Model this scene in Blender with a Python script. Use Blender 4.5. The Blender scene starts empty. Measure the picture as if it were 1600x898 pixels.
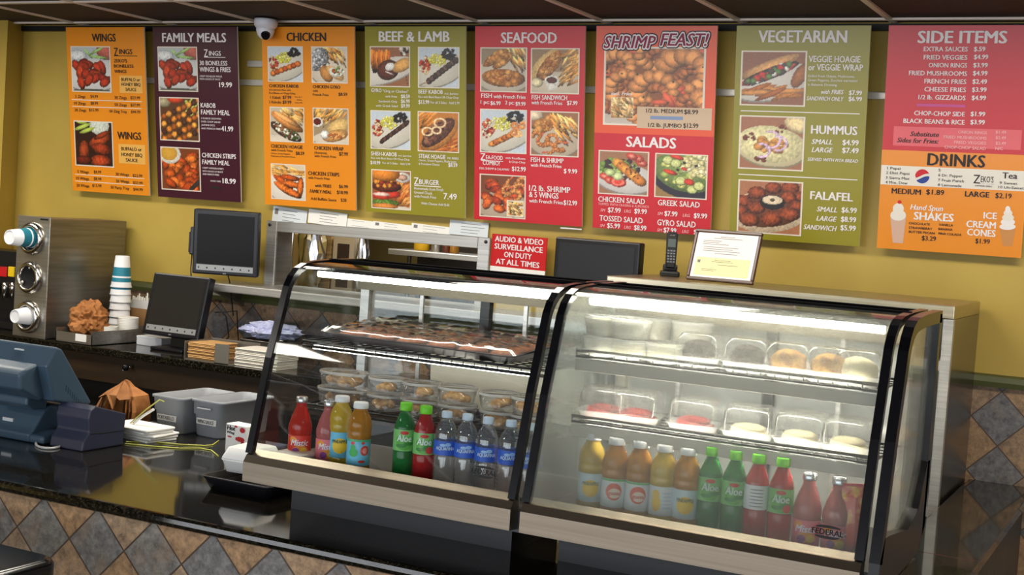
import bpy, bmesh, math, random
import numpy as np
from mathutils import Vector, Matrix
R_ = math.radians
PI = math.pi
rnd = random.Random(7)
sc = bpy.context.scene
COL = sc.collection

# ---------------------------------------------------------------- camera (the camera stands at the world origin, floor 1.9 m below)
F_PX = 2112.036
YAW, PITCH, ROLL = (R_(-26.96271), R_(3.12501), R_(3.90877))
def _rot(yaw, pitch, roll):
    c, s = math.cos, math.sin
    B = np.array([[1, 0, 0], [0, 0, -1], [0, 1, 0]], float)
    Ry = np.array([[c(yaw), 0, -s(yaw)], [0, 1, 0], [s(yaw), 0, c(yaw)]])
    Rx = np.array([[1, 0, 0], [0, c(pitch), -s(pitch)], [0, s(pitch), c(pitch)]])
    Rz = np.array([[c(roll), -s(roll), 0], [s(roll), c(roll), 0], [0, 0, 1]])
    return Rz @ Rx @ Ry @ B
RC = _rot(YAW, PITCH, ROLL)
def ray(x, y): return RC.T @ np.array([(x - 800) / F_PX, (y - 449) / F_PX, 1.0])
def onX(x, y, X): r = ray(x, y); return Vector(r * X / r[0])
def onY(x, y, Y): r = ray(x, y); return Vector(r * Y / r[1])
def onZ(x, y, Z): r = ray(x, y); return Vector(r * Z / r[2])
cam_data = bpy.data.cameras.new('camera')
cam = bpy.data.objects.new('camera', cam_data); COL.objects.link(cam)
cam_data.sensor_width = 36.0; cam_data.lens = F_PX / 1600 * 36.0
cam_data.clip_start = 0.02; cam_data.clip_end = 60
M3 = Matrix([[RC[0][i], -RC[1][i], -RC[2][i]] for i in range(3)])
cam.matrix_world = M3.to_4x4()
sc.camera = cam

# ---------------------------------------------------------------- exposure, world, lights
sc.view_settings.view_transform = 'Standard'
sc.view_settings.look = 'None'
sc.view_settings.gamma = 1.0
sc.view_settings.exposure = 0.0
sc.view_settings.use_curve_mapping = False
sc.cycles.max_bounces = 10
sc.cycles.transparent_max_bounces = 24
sc.cycles.transmission_bounces = 8
sc.cycles.glossy_bounces = 4
sc.cycles.diffuse_bounces = 3
sc.cycles.caustics_reflective = False
sc.cycles.caustics_refractive = False
sc.cycles.sample_clamp_indirect = 4.0
sc.cycles.use_denoising = True
world = bpy.data.worlds.new('world'); sc.world = world; world.use_nodes = True
bg = world.node_tree.nodes['Background']
bg.inputs[0].default_value = (0.80, 0.88, 1.0, 1); bg.inputs[1].default_value = 0.9

def area(name, loc, rot, sx, sy, power, color):
    d = bpy.data.lights.new(name, 'AREA'); d.shape = 'RECTANGLE'; d.size = sx; d.size_y = sy
    d.energy = power; d.color = color
    o = bpy.data.objects.new(name, d); COL.objects.link(o); o.location = loc; o.rotation_euler = rot
    return o
ZF, ZC, ZB, ZCEIL, YW = -1.9, -0.90, -0.775, 0.853, 5.45   # floor, front counter, back counter, ceiling, back wall
DAY = 180
area('daylight_window', (-3.3, -2.6, -0.55), (R_(90), 0, 0), 7.6, 2.1, DAY, (0.93, 0.96, 1.0))
area('daylight_door', (1.9, -2.6, -0.6), (R_(90), 0, 0), 2.0, 2.2, DAY * .3, (0.93, 0.96, 1.0))
LAMP = 26
for lx in (-5.6, -3.77, -1.94, -0.1):
    area('ceiling_lamp', (lx, 4.05, ZCEIL - .03), (0, 0, 0), 1.1, .5, LAMP, (1.0, .93, .80))
for lx in (-4.6, 1.7):
    area('ceiling_lamp', (lx, 0.6, ZCEIL - .03), (0, 0, 0), 1.1, .5, LAMP, (1.0, .95, .86))
area('kitchen_lamp', (-3.6, 6.0, 0.7), (0, 0, 0), 1.4, .6, 26, (1.0, .95, .85))

# ---------------------------------------------------------------- helpers
def lin(c):
    c /= 255.0
    return c / 12.92 if c <= .04045 else ((c + .055) / 1.055) ** 2.4
def C(r, g, b): return (lin(r), lin(g), lin(b), 1.0)
MATS = {}
def mat(name, col, rough=.5, metal=0.0, spec=.5, trans=0.0, ior=1.45, emit=None, es=0.0, alpha=1.0, noise=None, bump=None, coat=0.0):
    if name in MATS: return MATS[name]
    m = bpy.data.materials.new(name); m.use_nodes = True; nt = m.node_tree; b = nt.nodes['Principled BSDF']
    b.inputs['Base Color'].default_value = col; b.inputs['Roughness'].default_value = rough
    b.inputs['Metallic'].default_value = metal; b.inputs['Specular IOR Level'].default_value = spec
    b.inputs['Transmission Weight'].default_value = trans; b.inputs['IOR'].default_value = ior
    b.inputs['Coat Weight'].default_value = coat
    if emit: b.inputs['Emission Color'].default_value = emit; b.inputs['Emission Strength'].default_value = es
    tc = nt.nodes.new('ShaderNodeTexCoord')
    if noise:                                            # (scale xyz, second colour, lo, hi)
        (sx, sy, sz), c2, lo, hi = noise
        mp = nt.nodes.new('ShaderNodeMapping'); mp.inputs['Scale'].default_value = (sx, sy, sz)
        nz = nt.nodes.new('ShaderNodeTexNoise'); nz.inputs['Scale'].default_value = 1.0; nz.inputs['Detail'].default_value = 5
        rp = nt.nodes.new('ShaderNodeValToRGB'); rp.color_ramp.elements[0].position = lo; rp.color_ramp.elements[1].position = hi
        rp.color_ramp.elements[0].color = col; rp.color_ramp.elements[1].color = c2
        nt.links.new(tc.outputs['Object'], mp.inputs[0]); nt.links.new(mp.outputs[0], nz.inputs[0])
        nt.links.new(nz.outputs[0], rp.inputs[0]); nt.links.new(rp.outputs[0], b.inputs['Base Color'])
    if bump:                                             # (scale xyz, strength, distance)
        (sx, sy, sz), st, ds = bump
        mp = nt.nodes.new('ShaderNodeMapping'); mp.inputs['Scale'].default_value = (sx, sy, sz)
        nz = nt.nodes.new('ShaderNodeTexNoise'); nz.inputs['Scale'].default_value = 1.0; nz.inputs['Detail'].default_value = 4
        bp = nt.nodes.new('ShaderNodeBump'); bp.inputs['Strength'].default_value = st; bp.inputs['Distance'].default_value = ds
        nt.links.new(tc.outputs['Object'], mp.inputs[0]); nt.links.new(mp.outputs[0], nz.inputs[0])
        nt.links.new(nz.outputs[0], bp.inputs['Height']); nt.links.new(bp.outputs[0], b.inputs['Normal'])
    MATS[name] = m
    return m
def thin(name, tint, clear=.8, haze=0.0, gloss_rough=.03, blur=0.0, refl=1.0, hz_col=None):
    """thin clear plastic or glass: lets light through, reflects by fresnel, optional milky haze and blur"""
    if name in MATS: return MATS[name]
    m = bpy.data.materials.new(name); m.use_nodes = True; nt = m.node_tree; nt.nodes.clear()
    N = nt.nodes.new; L = nt.links.new
    out = N('ShaderNodeOutputMaterial'); tr = N('ShaderNodeBsdfTransparent'); tr.inputs[0].default_value = tint
    base = tr
    if blur > 0:
        rf = N('ShaderNodeBsdfRefraction'); rf.inputs['IOR'].default_value = 1.03; rf.inputs['Roughness'].default_value = .22; rf.inputs[0].default_value = tint
        mx = N('ShaderNodeMixShader'); mx.inputs[0].default_value = blur; L(tr.outputs[0], mx.inputs[1]); L(rf.outputs[0], mx.inputs[2]); base = mx
    if haze > 0:
        df = N('ShaderNodeBsdfDiffuse'); tl = N('ShaderNodeBsdfTranslucent')
        hc = hz_col or (.9, .9, .9, 1); df.inputs[0].default_value = hc; tl.inputs[0].default_value = hc
        m0 = N('ShaderNodeMixShader'); m0.inputs[0].default_value = .5; L(df.outputs[0], m0.inputs[1]); L(tl.outputs[0], m0.inputs[2])
        mx = N('ShaderNodeMixShader'); mx.inputs[0].default_value = haze; L(base.outputs[0], mx.inputs[1]); L(m0.outputs[0], mx.inputs[2]); base = mx
    gl = N('ShaderNodeBsdfGlossy'); gl.inputs['Roughness'].default_value = gloss_rough
    ge = N('ShaderNodeNewGeometry'); dt = N('ShaderNodeVectorMath'); dt.operation = 'DOT_PRODUCT'; L(ge.outputs['Normal'], dt.inputs[0]); L(ge.outputs['Incoming'], dt.inputs[1])
    def mth(op, *v):
        n = N('ShaderNodeMath'); n.operation = op
        for i, q in enumerate(v):
            if isinstance(q, (int, float)): n.inputs[i].default_value = q
            else: L(q, n.inputs[i])
        return n.outputs[0]
    sch = mth('ADD', mth('MULTIPLY', mth('POWER', mth('SUBTRACT', 1.0, mth('ABSOLUTE', dt.outputs['Value'])), 5.0), .96), .04)   # Schlick, the same from both sides
    mu = N('ShaderNodeMath'); mu.operation = 'MULTIPLY'; mu.use_clamp = True; mu.inputs[1].default_value = refl; L(sch, mu.inputs[0])
    mx = N('ShaderNodeMixShader'); L(mu.outputs[0], mx.inputs[0]); L(base.outputs[0], mx.inputs[1]); L(gl.outputs[0], mx.inputs[2])
    L(mx.outputs[0], out.inputs[0])
    MATS[name] = m
    return m

class MB:
    """collects shapes in one bmesh; go() links them as ONE mesh object"""
    def __init__(s): s.b = bmesh.new(); s.mi = 0; s.sm = False
    def _tag(s, fs, sm=None):
        for f in fs: f.material_index = s.mi; f.smooth = s.sm if sm is None else sm
    def face(s, pts, sm=None):
        f = s.b.faces.new([s.b.verts.new(p) for p in pts]); s._tag([f], sm); return f
    def box(s, x0, y0, z0, x1, y1, z1, bev=0.0, seg=2):
        if bev > 0:
            t = bmesh.new(); bmesh.ops.create_cube(t, size=1.0)
            for v in t.verts: v.co = Vector(((x0 + x1) / 2 + v.co.x * (x1 - x0), (y0 + y1) / 2 + v.co.y * (y1 - y0), (z0 + z1) / 2 + v.co.z * (z1 - z0)))
            bmesh.ops.bevel(t, geom=t.edges[:], offset=bev, segments=seg, affect='EDGES', profile=.6)
            s.merge(t)
            return
        v = [s.b.verts.new(p) for p in ((x0, y0, z0), (x1, y0, z0), (x1, y1, z0), (x0, y1, z0), (x0, y0, z1), (x1, y0, z1), (x1, y1, z1), (x0, y1, z1))]
        s._tag([s.b.faces.new([v[i] for i in q]) for q in ((3, 2, 1, 0), (4, 5, 6, 7), (0, 1, 5, 4), (1, 2, 6, 5), (2, 3, 7, 6), (3, 0, 4, 7))])
    def merge(s, t, mtx=None, sm=None):
        mp = {}
        for v in t.verts: mp[v] = s.b.verts.new(mtx @ v.co if mtx else v.co)
        fs = [s.b.faces.new([mp[v] for v in f.verts]) for f in t.faces]
        s._tag(fs, sm); t.free()
    def loops(s, rings, closed=True, cap0=True, cap1=True, sm=True):
        vr = [[s.b.verts.new(p) for p in r] for r in rings]; n = len(vr[0]); fs = []
        for a, b in zip(vr, vr[1:]):
            for i in range(n if closed else n - 1):
                j = (i + 1) % n; fs.append(s.b.faces.new((a[i], a[j], b[j], b[i])))
        s._tag(fs, sm)
        if cap0: s._tag([s.b.faces.new(vr[0][::-1])], False)
        if cap1: s._tag([s.b.faces.new(vr[-1])], False)
    def lathe(s, prof, c=(0, 0, 0), n=24, cap0=True, cap1=True, axis='z', sm=True, sx=1.0):
        rings = []
        for r, h in prof:
            ring = []
            for i in range(n):
                a = 2 * PI * i / n; u, w = r * math.cos(a) * sx, r * math.sin(a)
                p = (u, w, h) if axis == 'z' else ((u, h, w) if axis == 'y' else (h, u, w))
                ring.append((c[0] + p[0], c[1] + p[1], c[2] + p[2]))
            rings.append(ring)
        s.loops(rings, True, cap0, cap1, sm)
    def prism(s, poly, a0, a1, axis='x', sm=False):
        """poly in the two other axes, extruded from a0 to a1"""
        def P(q, a): return (a, q[0], q[1]) if axis == 'x' else ((q[0], a, q[1]) if axis == 'y' else (q[0], q[1], a))
        s.loops([[P(q, a0) for q in poly], [P(q, a1) for q in poly]], True, True, True, sm)
    def tube(s, pts, r, n=8, caps=True):
        pts = [Vector(p) for p in pts]; rings = []; up = None
        for i, p in enumerate(pts):
            d = (pts[min(i + 1, len(pts) - 1)] - pts[max(i - 1, 0)]).normalized()
            if up is None: up = Vector((0, 0, 1)) if abs(d.z) < .9 else Vector((1, 0, 0))
            a = d.cross(up).normalized(); up = a.cross(d).normalized()
            rings.append([p + (a * math.cos(2 * PI * k / n) + up * math.sin(2 * PI * k / n)) * r for k in range(n)])
        s.loops(rings, True, caps, caps, True)
    def rods(s, segs, r, n=5):
        for a, b in segs: s.tube((a, b), r, n)
    def sphere(s, c, r, sub=2, sc_=(1, 1, 1), amp=0.0, seed=0, sm=True):
        t = bmesh.new(); bmesh.ops.create_icosphere(t, subdivisions=sub, radius=1.0); g = random.Random(seed)
        for v in t.verts:
            k = 1 + amp * (g.random() * 2 - 1)
            v.co = Vector((c[0] + v.co.x * r * sc_[0] * k, c[1] + v.co.y * r * sc_[1] * k, c[2] + v.co.z * r * sc_[2] * k))
        s.merge(t, None, sm)
    def recalc(s): bmesh.ops.recalc_face_normals(s.b, faces=s.b.faces[:])
    def go(s, name, mats, parent=None, world=False, recalc=True):
        if recalc: s.recalc()
        me = bpy.data.meshes.new(name); s.b.to_mesh(me); s.b.free()
        return link_mesh(name, me, mats, parent, world)
def link_mesh(name, me, mats, parent=None, world=False):
    for m in (mats if isinstance(mats, (list, tuple)) else [mats]): me.materials.append(m)
    o = bpy.data.objects.new(name, me); COL.objects.link(o)
    if parent:
        o.parent = parent
        if world: me.transform(parent.matrix_basis.inverted())
    return o
def thing(name, label, cat, loc=(0, 0, 0), rot=(0, 0, 0), group=None):
    o = bpy.data.objects.new(name, None); COL.objects.link(o); o.empty_display_size = .02
    o.location = loc; o.rotation_euler = rot
    o['label'] = label; o['category'] = cat
    if group: o['group'] = group
    return o
def tag(o, label, cat, group=None):
    o['label'] = label; o['category'] = cat
    if group: o['group'] = group
    return o
def struct(name, mb, mats):
    o = mb.go(name, mats); o['kind'] = 'structure'; return o
def dup(root, loc, rot=None, label=None, group=None):
    r = root.copy(); COL.objects.link(r); r.location = loc
    if rot is not None: r.rotation_euler = rot
    if label: r['label'] = label
    if group: r['group'] = group
    for ch in list(root.children):
        c = ch.copy(); COL.objects.link(c); c.parent = r
        for g in list(ch.children):
            d = g.copy(); COL.objects.link(d); d.parent = c
    return r

# lettering: font curves turned into meshes
_TX = {}
def glyphs(s, bold=0.0, shear=0.0, space=1.0):
    k = (s, bold, shear, space)
    if k not in _TX:
        cu = bpy.data.curves.new('t', 'FONT'); cu.body = s; cu.size = 1.0; cu.offset = bold; cu.shear = shear
        cu.resolution_u = 2; cu.fill_mode = 'FRONT'; cu.space_character = space
        o = bpy.data.objects.new('t', cu)
        me = o.to_mesh()
        V = np.empty(len(me.vertices) * 3); me.vertices.foreach_get('co', V); V = V.reshape(-1, 3)[:, :2].copy()
        P = [tuple(p.vertices) for p in me.polygons]
        o.to_mesh_clear(); bpy.data.objects.remove(o); bpy.data.curves.remove(cu)
        _TX[k] = (V, P)
    return _TX[k]
CAPH = glyphs('H')[0][:, 1].max()
class Letters:
    """flat lettering in the x-z plane (y = offset) gathered as one mesh"""
    def __init__(s): s.v = []; s.p = []
    def add(s, txt, x0, z0, x1, cap, bold=.018, shear=0.0, y=0.0, fn=None, rot=0.0):
        V, P = glyphs(txt, 0.0, shear)
        if not len(V): return
        W = V[:, 0].max() - V[:, 0].min(); kx = (x1 - x0) / (W + 2 * min(bold, .05)); kz = cap / CAPH
        if bold > .06: steps = [(bold * math.cos(R_(k * 30)), bold * math.sin(R_(k * 30))) for k in range(12)]
        else: steps = [(-bold, 0), (bold, 0), (0, bold * .5)] if bold > .02 else [(-bold, 0), (bold, 0)]
        for ns, (sx, sz) in enumerate(steps):            # strokes thickened by overlaid copies, each a hair in front of the last
            base = len(s.v); y -= .00012
            for a, b in V:
                q = ((a - V[:, 0].min() + min(bold, .05) + sx) * kx, (b + sz) * kz); q = (x0 + q[0], y, z0 + q[1]); s.v.append(fn(q) if fn else q)
            s.p += [tuple(base + i for i in p) for p in P]
    def quad(s, pts):
        b = len(s.v); s.v += [tuple(p) for p in pts]; s.p.append(tuple(range(b, b + len(pts))))
    def rect(s, x0, z0, x1, z1, y=0.0): s.quad(((x0, y, z0), (x1, y, z0), (x1, y, z1), (x0, y, z1)))
    def go(s, name, m, parent=None):
        me = bpy.data.meshes.new(name); me.from_pydata(s.v, [], s.p); me.update()
        return link_mesh(name, me, m, parent)
def wrap(r, a0=0.0):
    """maps flat (x, y, z) round a cylinder of radius r, x=0 facing -Y"""
    return lambda q: ((r - q[1]) * math.sin(q[0] / r + a0), -(r - q[1]) * math.cos(q[0] / r + a0), q[2])
# ---------------------------------------------------------------- materials
WALL = mat('yellow_wall_paint', C(184, 158, 76), .42, spec=.35, noise=((3, 3, 3), C(174, 148, 70), .3, .7), bump=((160, 160, 160), .12, .002))
STEEL = mat('brushed_steel', C(176, 170, 162), .32, .85, noise=((2, 40, 90), C(150, 147, 140), .3, .7))
STEELX = mat('brushed_steel_long', C(200, 198, 194), .38, .75, noise=((1.5, 60, 120), C(170, 168, 164), .3, .7))
STEELD = mat('dull_steel', C(150, 144, 134), .34, .85, noise=((3, 3, 70), C(128, 122, 112), .3, .7))
CHROME = mat('chrome', C(200, 196, 190), .2, 1.0)
BLACKP = mat('black_plastic', C(20, 20, 24), .35)
BLACKR = mat('black_rubber', C(14, 14, 18), .22, spec=.25)
BLACKM = mat('black_matte', C(16, 15, 16), .6)
WIRE = mat('black_wire', C(14, 14, 15), .35)
SCREEN = mat('dark_screen', C(20, 20, 20), .3, spec=.15)
WHITE = mat('white_paper', C(236, 234, 228), .7)
PAPER2 = mat('bluish_paper', C(214, 220, 224), .7)
FOAM = mat('white_foam', C(240, 239, 235), .55)
KRAFT = mat('kraft_paper', C(176, 116, 62), .75, noise=((25, 25, 25), C(150, 94, 48), .35, .65))
CARD = mat('cardboard', C(158, 118, 74), .8)
TEALPRINT = mat('teal_print', C(40, 130, 152), .5)
INK = mat('black_ink', C(24, 20, 22), .6)
INKG = mat('grey_ink', C(120, 118, 116), .7)
RED = mat('red_paint', C(196, 24, 32), .45)
DARKWOOD = mat('dark_brown_laminate', C(52, 38, 24), .4, noise=((4, 4, 30), C(40, 29, 19), .3, .7))
RAILG = mat('dark_green_rail', C(74, 78, 42), .4)
GREYBIN = mat('grey_bin_plastic', C(150, 154, 160), .45)
BLUEG = mat('blue_grey_casing', C(60, 80, 97), .40)
NAVY = mat('dark_navy_casing', C(44, 48, 68), .4)
GLASS = thin('clear_glass', (.97, .985, .98, 1), refl=1.0, gloss_rough=.015)
FOG = thin('fogged_glass', (.96, .98, .97, 1), haze=.10, blur=.24, gloss_rough=.05, refl=1.0, hz_col=(.84, .86, .80, 1))
FOGDOOR = thin('misted_door_glass', (.95, .97, .97, 1), haze=.30, gloss_rough=.12, refl=.7, hz_col=(.84, .86, .84, 1))
PLAST = thin('clear_plastic', (.99, .99, .99, 1), haze=.07, gloss_rough=.08, refl=1.0)
CLOUDY = thin('cloudy_plastic', (.97, .97, .95, 1), haze=.40, gloss_rough=.15, refl=1.0)
LID = thin('clear_lid_plastic', (.99, .99, .99, 1), haze=.10, gloss_rough=.08, refl=1.2)

def granite():
    m = bpy.data.materials.new('black_granite'); m.use_nodes = True; nt = m.node_tree; b = nt.nodes['Principled BSDF']
    N = nt.nodes.new; L = nt.links.new
    tc = N('ShaderNodeTexCoord'); vo = N('ShaderNodeTexVoronoi'); vo.inputs['Scale'].default_value = 210
    nz = N('ShaderNodeTexNoise'); nz.inputs['Scale'].default_value = 120; nz.inputs['Detail'].default_value = 6
    L(tc.outputs['Object'], vo.inputs['Vector']); L(tc.outputs['Object'], nz.inputs['Vector'])
    r1 = N('ShaderNodeValToRGB'); e = r1.color_ramp.elements; e[0].position = .06; e[0].color = C(122, 114, 86); e[1].position = .17; e[1].color = C(13, 12, 10)
    r2 = N('ShaderNodeValToRGB'); e = r2.color_ramp.elements; e[0].position = .48; e[0].color = (0, 0, 0, 1); e[1].position = .68; e[1].color = C(62, 56, 42)
    mx = N('ShaderNodeMix'); mx.data_type = 'RGBA'; mx.blend_type = 'ADD'; mx.inputs[0].default_value = .7
    L(vo.outputs['Distance'], r1.inputs[0]); L(nz.outputs[0], r2.inputs[0]); L(r1.outputs[0], mx.inputs[6]); L(r2.outputs[0], mx.inputs[7])
    L(mx.outputs[2], b.inputs['Base Color']); b.inputs['Roughness'].default_value = .06; b.inputs['Specular IOR Level'].default_value = .6
    return m
GRANITE = granite()
def slate(name, cx, cz, dg, blue, brown, blue2, brown2):
    """square slate tiles laid as diamonds in the x-z plane; rows of bluish and of brown tiles alternate"""
    m = bpy.data.materials.new(name); m.use_nodes = True; nt = m.node_tree; b = nt.nodes['Principled BSDF']
    N = nt.nodes.new; L = nt.links.new
    def mth(op, a, c=None):
        n = N('ShaderNodeMath'); n.operation = op
        for i, v in enumerate((a, c)):
            if v is None: continue
            if isinstance(v, (int, float)): n.inputs[i].default_value = v
            else: L(v, n.inputs[i])
        return n.outputs[0]
    tc = N('ShaderNodeTexCoord'); sp = N('ShaderNodeSeparateXYZ'); L(tc.outputs['Object'], sp.inputs[0])
    x = mth('ADD', sp.outputs[0], -cx); z = mth('ADD', sp.outputs[2], -cz)
    a = mth('ADD', mth('MULTIPLY', mth('ADD', x, z), 1 / dg), 200.5); c = mth('ADD', mth('MULTIPLY', mth('SUBTRACT', x, z), 1 / dg), 200.5)
    ia = mth('FLOOR', a); ic = mth('FLOOR', c); fa = mth('FRACT', a); fc = mth('FRACT', c)
    par = mth('MODULO', mth('ADD', ia, ic), 2.0)
    cb = N('ShaderNodeCombineXYZ'); L(ia, cb.inputs[0]); L(ic, cb.inputs[1])
    wn = N('ShaderNodeTexWhiteNoise'); L(cb.outputs[0], wn.inputs['Vector'])
    def ramp(c1, c2):
        r = N('ShaderNodeValToRGB'); r.color_ramp.elements[0].color = c1; r.color_ramp.elements[1].color = c2; L(wn.outputs['Value'], r.inputs[0]); return r.outputs[0]
    def mix(f, A, B, mode='MIX'):
        n = N('ShaderNodeMix'); n.data_type = 'RGBA'; n.blend_type = mode
        if isinstance(f, float): n.inputs[0].default_value = f
        else: L(f, n.inputs[0])
        for v, k in ((A, 6), (B, 7)):
            if isinstance(v, tuple): n.inputs[k].default_value = v
            else: L(v, n.inputs[k])
        return n.outputs[2]
    col = mix(par, ramp(blue, blue2), ramp(brown, brown2))
    nz = N('ShaderNodeTexNoise'); nz.inputs['Scale'].default_value = 34; nz.inputs['Detail'].default_value = 10; nz.inputs['Roughness'].default_value = .78
    L(tc.outputs['Object'], nz.inputs['Vector'])
    r3 = N('ShaderNodeValToRGB'); e = r3.color_ramp.elements; e[0].position = .33; e[0].color = (.34, .34, .36, 1); e[1].position = .68; e[1].color = (1.75, 1.66, 1.52, 1)
    L(nz.outputs[0], r3.inputs[0]); col = mix(1.0, col, r3.outputs[0], 'MULTIPLY')
    n2 = N('ShaderNodeTexNoise'); n2.inputs['Scale'].default_value = 9; n2.inputs['Detail'].default_value = 4; L(tc.outputs['Object'], n2.inputs['Vector'])
    r4 = N('ShaderNodeValToRGB'); e = r4.color_ramp.elements; e[0].position = .5; e[0].color = (0, 0, 0, 1); e[1].position = .8; e[1].color = (.6, .6, .6, 1)
    L(n2.outputs[0], r4.inputs[0]); col = mix(r4.outputs[0], col, brown2)
    g = mth('MINIMUM', mth('MINIMUM', fa, mth('SUBTRACT', 1.0, fa)), mth('MINIMUM', fc, mth('SUBTRACT', 1.0, fc)))
    gm = mth('LESS_THAN', g, .018); col = mix(gm, col, C(74, 58, 44))
    L(col, b.inputs['Base Color']); b.inputs['Roughness'].default_value = .42
    bp = N('ShaderNodeBump'); bp.inputs['Strength'].default_value = .35; bp.inputs['Distance'].default_value = .004
    hh = mth('SUBTRACT', nz.outputs[0], mth('MULTIPLY', gm, .8)); L(hh, bp.inputs['Height']); L(bp.outputs[0], b.inputs['Normal'])
    return m
SLATEF = slate('slate_counter_tiles', -2.996, -1.046, .212, C(120, 120, 118), C(156, 136, 114), C(106, 108, 114), C(158, 126, 92))
SLATEB = slate('slate_wall_tiles', -.642, -.655, .21, C(104, 102, 104), C(128, 110, 94), C(94, 98, 108), C(146, 116, 82))

# ---------------------------------------------------------------- setting
b = MB(); b.box(-8, -2.8, ZF - .1, 3.2, 8.2, ZF); struct('floor', b, mat('floor_tiles', C(92, 80, 70), .4, noise=((4, 4, 4), C(80, 68, 58), .4, .6)))
b = MB(); b.box(-8, -2.8, ZCEIL, 3.2, 8.2, ZCEIL + .1)
struct('ceiling', b, mat('brown_ceiling_tiles', C(54, 42, 36), .8, noise=((90, 90, 90), C(44, 34, 29), .35, .65)))
GX = [-5.427 + .6095 * k for k in range(-4, 14)]; GY = [5.345 - .61 * k for k in range(0, 12)]
gm = mat('ceiling_grid_metal', C(226, 212, 202), .35)
b = MB()
for x in GX: b.box(x - .012, -2.7, ZCEIL - .008, x + .012, 5.45, ZCEIL)
for y in GY: b.box(-8, y - .012, ZCEIL - .0085, 3.2, y + .012, ZCEIL)
struct('trim_1', b, gm)
b = MB(); b.box(-8, YW - .03, ZCEIL - .035, 3.2, YW, ZCEIL - .009); struct('trim_2', b, BLACKM)
# back wall with the pass-through opening
OX0, OX1, OZ0, OZ1 = -4.10, -2.955, -.455, -.160
b = MB()
b.box(-8, YW, ZF, OX0, YW + .12, ZCEIL); b.box(OX1, YW, ZF, 3.2, YW + .12, ZCEIL)
b.box(OX0, YW, ZF, OX1, YW + .12, OZ0); b.box(OX0, YW, OZ1, OX1, YW + .12, ZCEIL)
struct('wall_back', b, WALL)
b = MB(); b.prism([(-8, YW - .001), (-8, 5.27), (-5.83, 5.27), (-5.905, YW - .001)], ZF, ZCEIL - .001, 'z'); struct('wall_left', b, WALL)
b = MB(); b.box(-8.1, -2.8, ZF, -8, 8.2, ZCEIL); struct('wall_far_left', b, WALL)
b = MB(); b.box(3.2, -2.8, ZF, 3.3, 8.2, ZCEIL); struct('wall_right', b, WALL)
# storefront behind the camera: piers, low wall and header with open window bays
b = MB()
b.box(-8, -2.9, .5, 3.2, -2.78, ZCEIL); b.box(-8, -2.9, ZF, -7.2, -2.78, .5); b.box(.55, -2.9, ZF, .85, -2.78, .5); b.box(2.95, -2.9, ZF, 3.2, -2.78, .5)
b.box(-7.2, -2.9, ZF, .55, -2.78, -1.62)
for x in (-5.3, -3.35, -1.4): b.box(x - .03, -2.88, -1.62, x + .03, -2.8, .5)
struct('wall_front', b, mat('storefront_frame', C(90, 84, 74), .5))
# slate wainscot with its green rail
b = MB(); b.box(-5.9, YW - .012, ZF, 3.2, YW, -.52); struct('wall_tile_back', b, SLATEB)
b = MB(); b.prism([(YW - .03, -.535), (YW - .034, -.515), (YW - .022, -.495), (YW, -.488), (YW, -.535)], -5.9, 3.2); struct('trim_3', b, RAILG)

# kitchen seen through the opening
KW = mat('kitchen_wall', C(150, 130, 80), .6)
b = MB(); b.box(-7, 8.0, ZF, 0, 8.1, ZCEIL); struct('wall_kitchen', b, KW)
b = MB(); b.box(OX0 - .001, YW - .001, OZ0, OX0 + .006, YW + .121, OZ1); b.box(OX1 - .006, YW - .001, OZ0, OX1 + .001, YW + .121, OZ1); b.box(OX0, YW - .001, OZ1 - .006, OX1, YW + .121, OZ1 + .001)
struct('trim_4', b, STEELD)
# steel frame of the opening and its sill shelf
wx0, wx1, wz1 = -4.155, -2.893, -.117
win = thing('window_1', '', '', ((wx0 + wx1) / 2, YW - .012, -.30)); del win['label'], win['category']; win['kind'] = 'structure'
fb = MB(); y0, y1 = YW - .016, YW
fb.box(wx0, y0, -.46, wx0 + .062, y1, wz1, .003, 1); fb.box(wx1 - .062, y0, -.46, wx1, y1, wz1, .003, 1); fb.box(wx0 + .062, y0, wz1 - .052, wx1 - .062, y1, wz1, .003, 1)
fb.go('frame', STEELX, win, True)
for px in (wx0 + .02, wx1 - .02):
    s_ = MB(); s_.lathe([(.008, 0), (.008, -.004), (.004, -.006)], (px, y0, wz1 - .02), 10, axis='y'); s_.go('screw', BLACKP, win, True)
sl = MB(); sl.box(-4.34, 5.20, -.475, -2.2, 5.57, -.435, .006, 2); s = sl.go('sill_shelf', STEELX); tag(s, 'long steel shelf projecting below the kitchen pass-through opening', 'shelf')
for x in (-4.30, -3.3, -2.4):
    b = MB(); b.prism([(5.22, -.478), (YW, -.478), (YW, -.56)], x, x + .03); b.go('bracket', STEELD, s, True)

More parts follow.
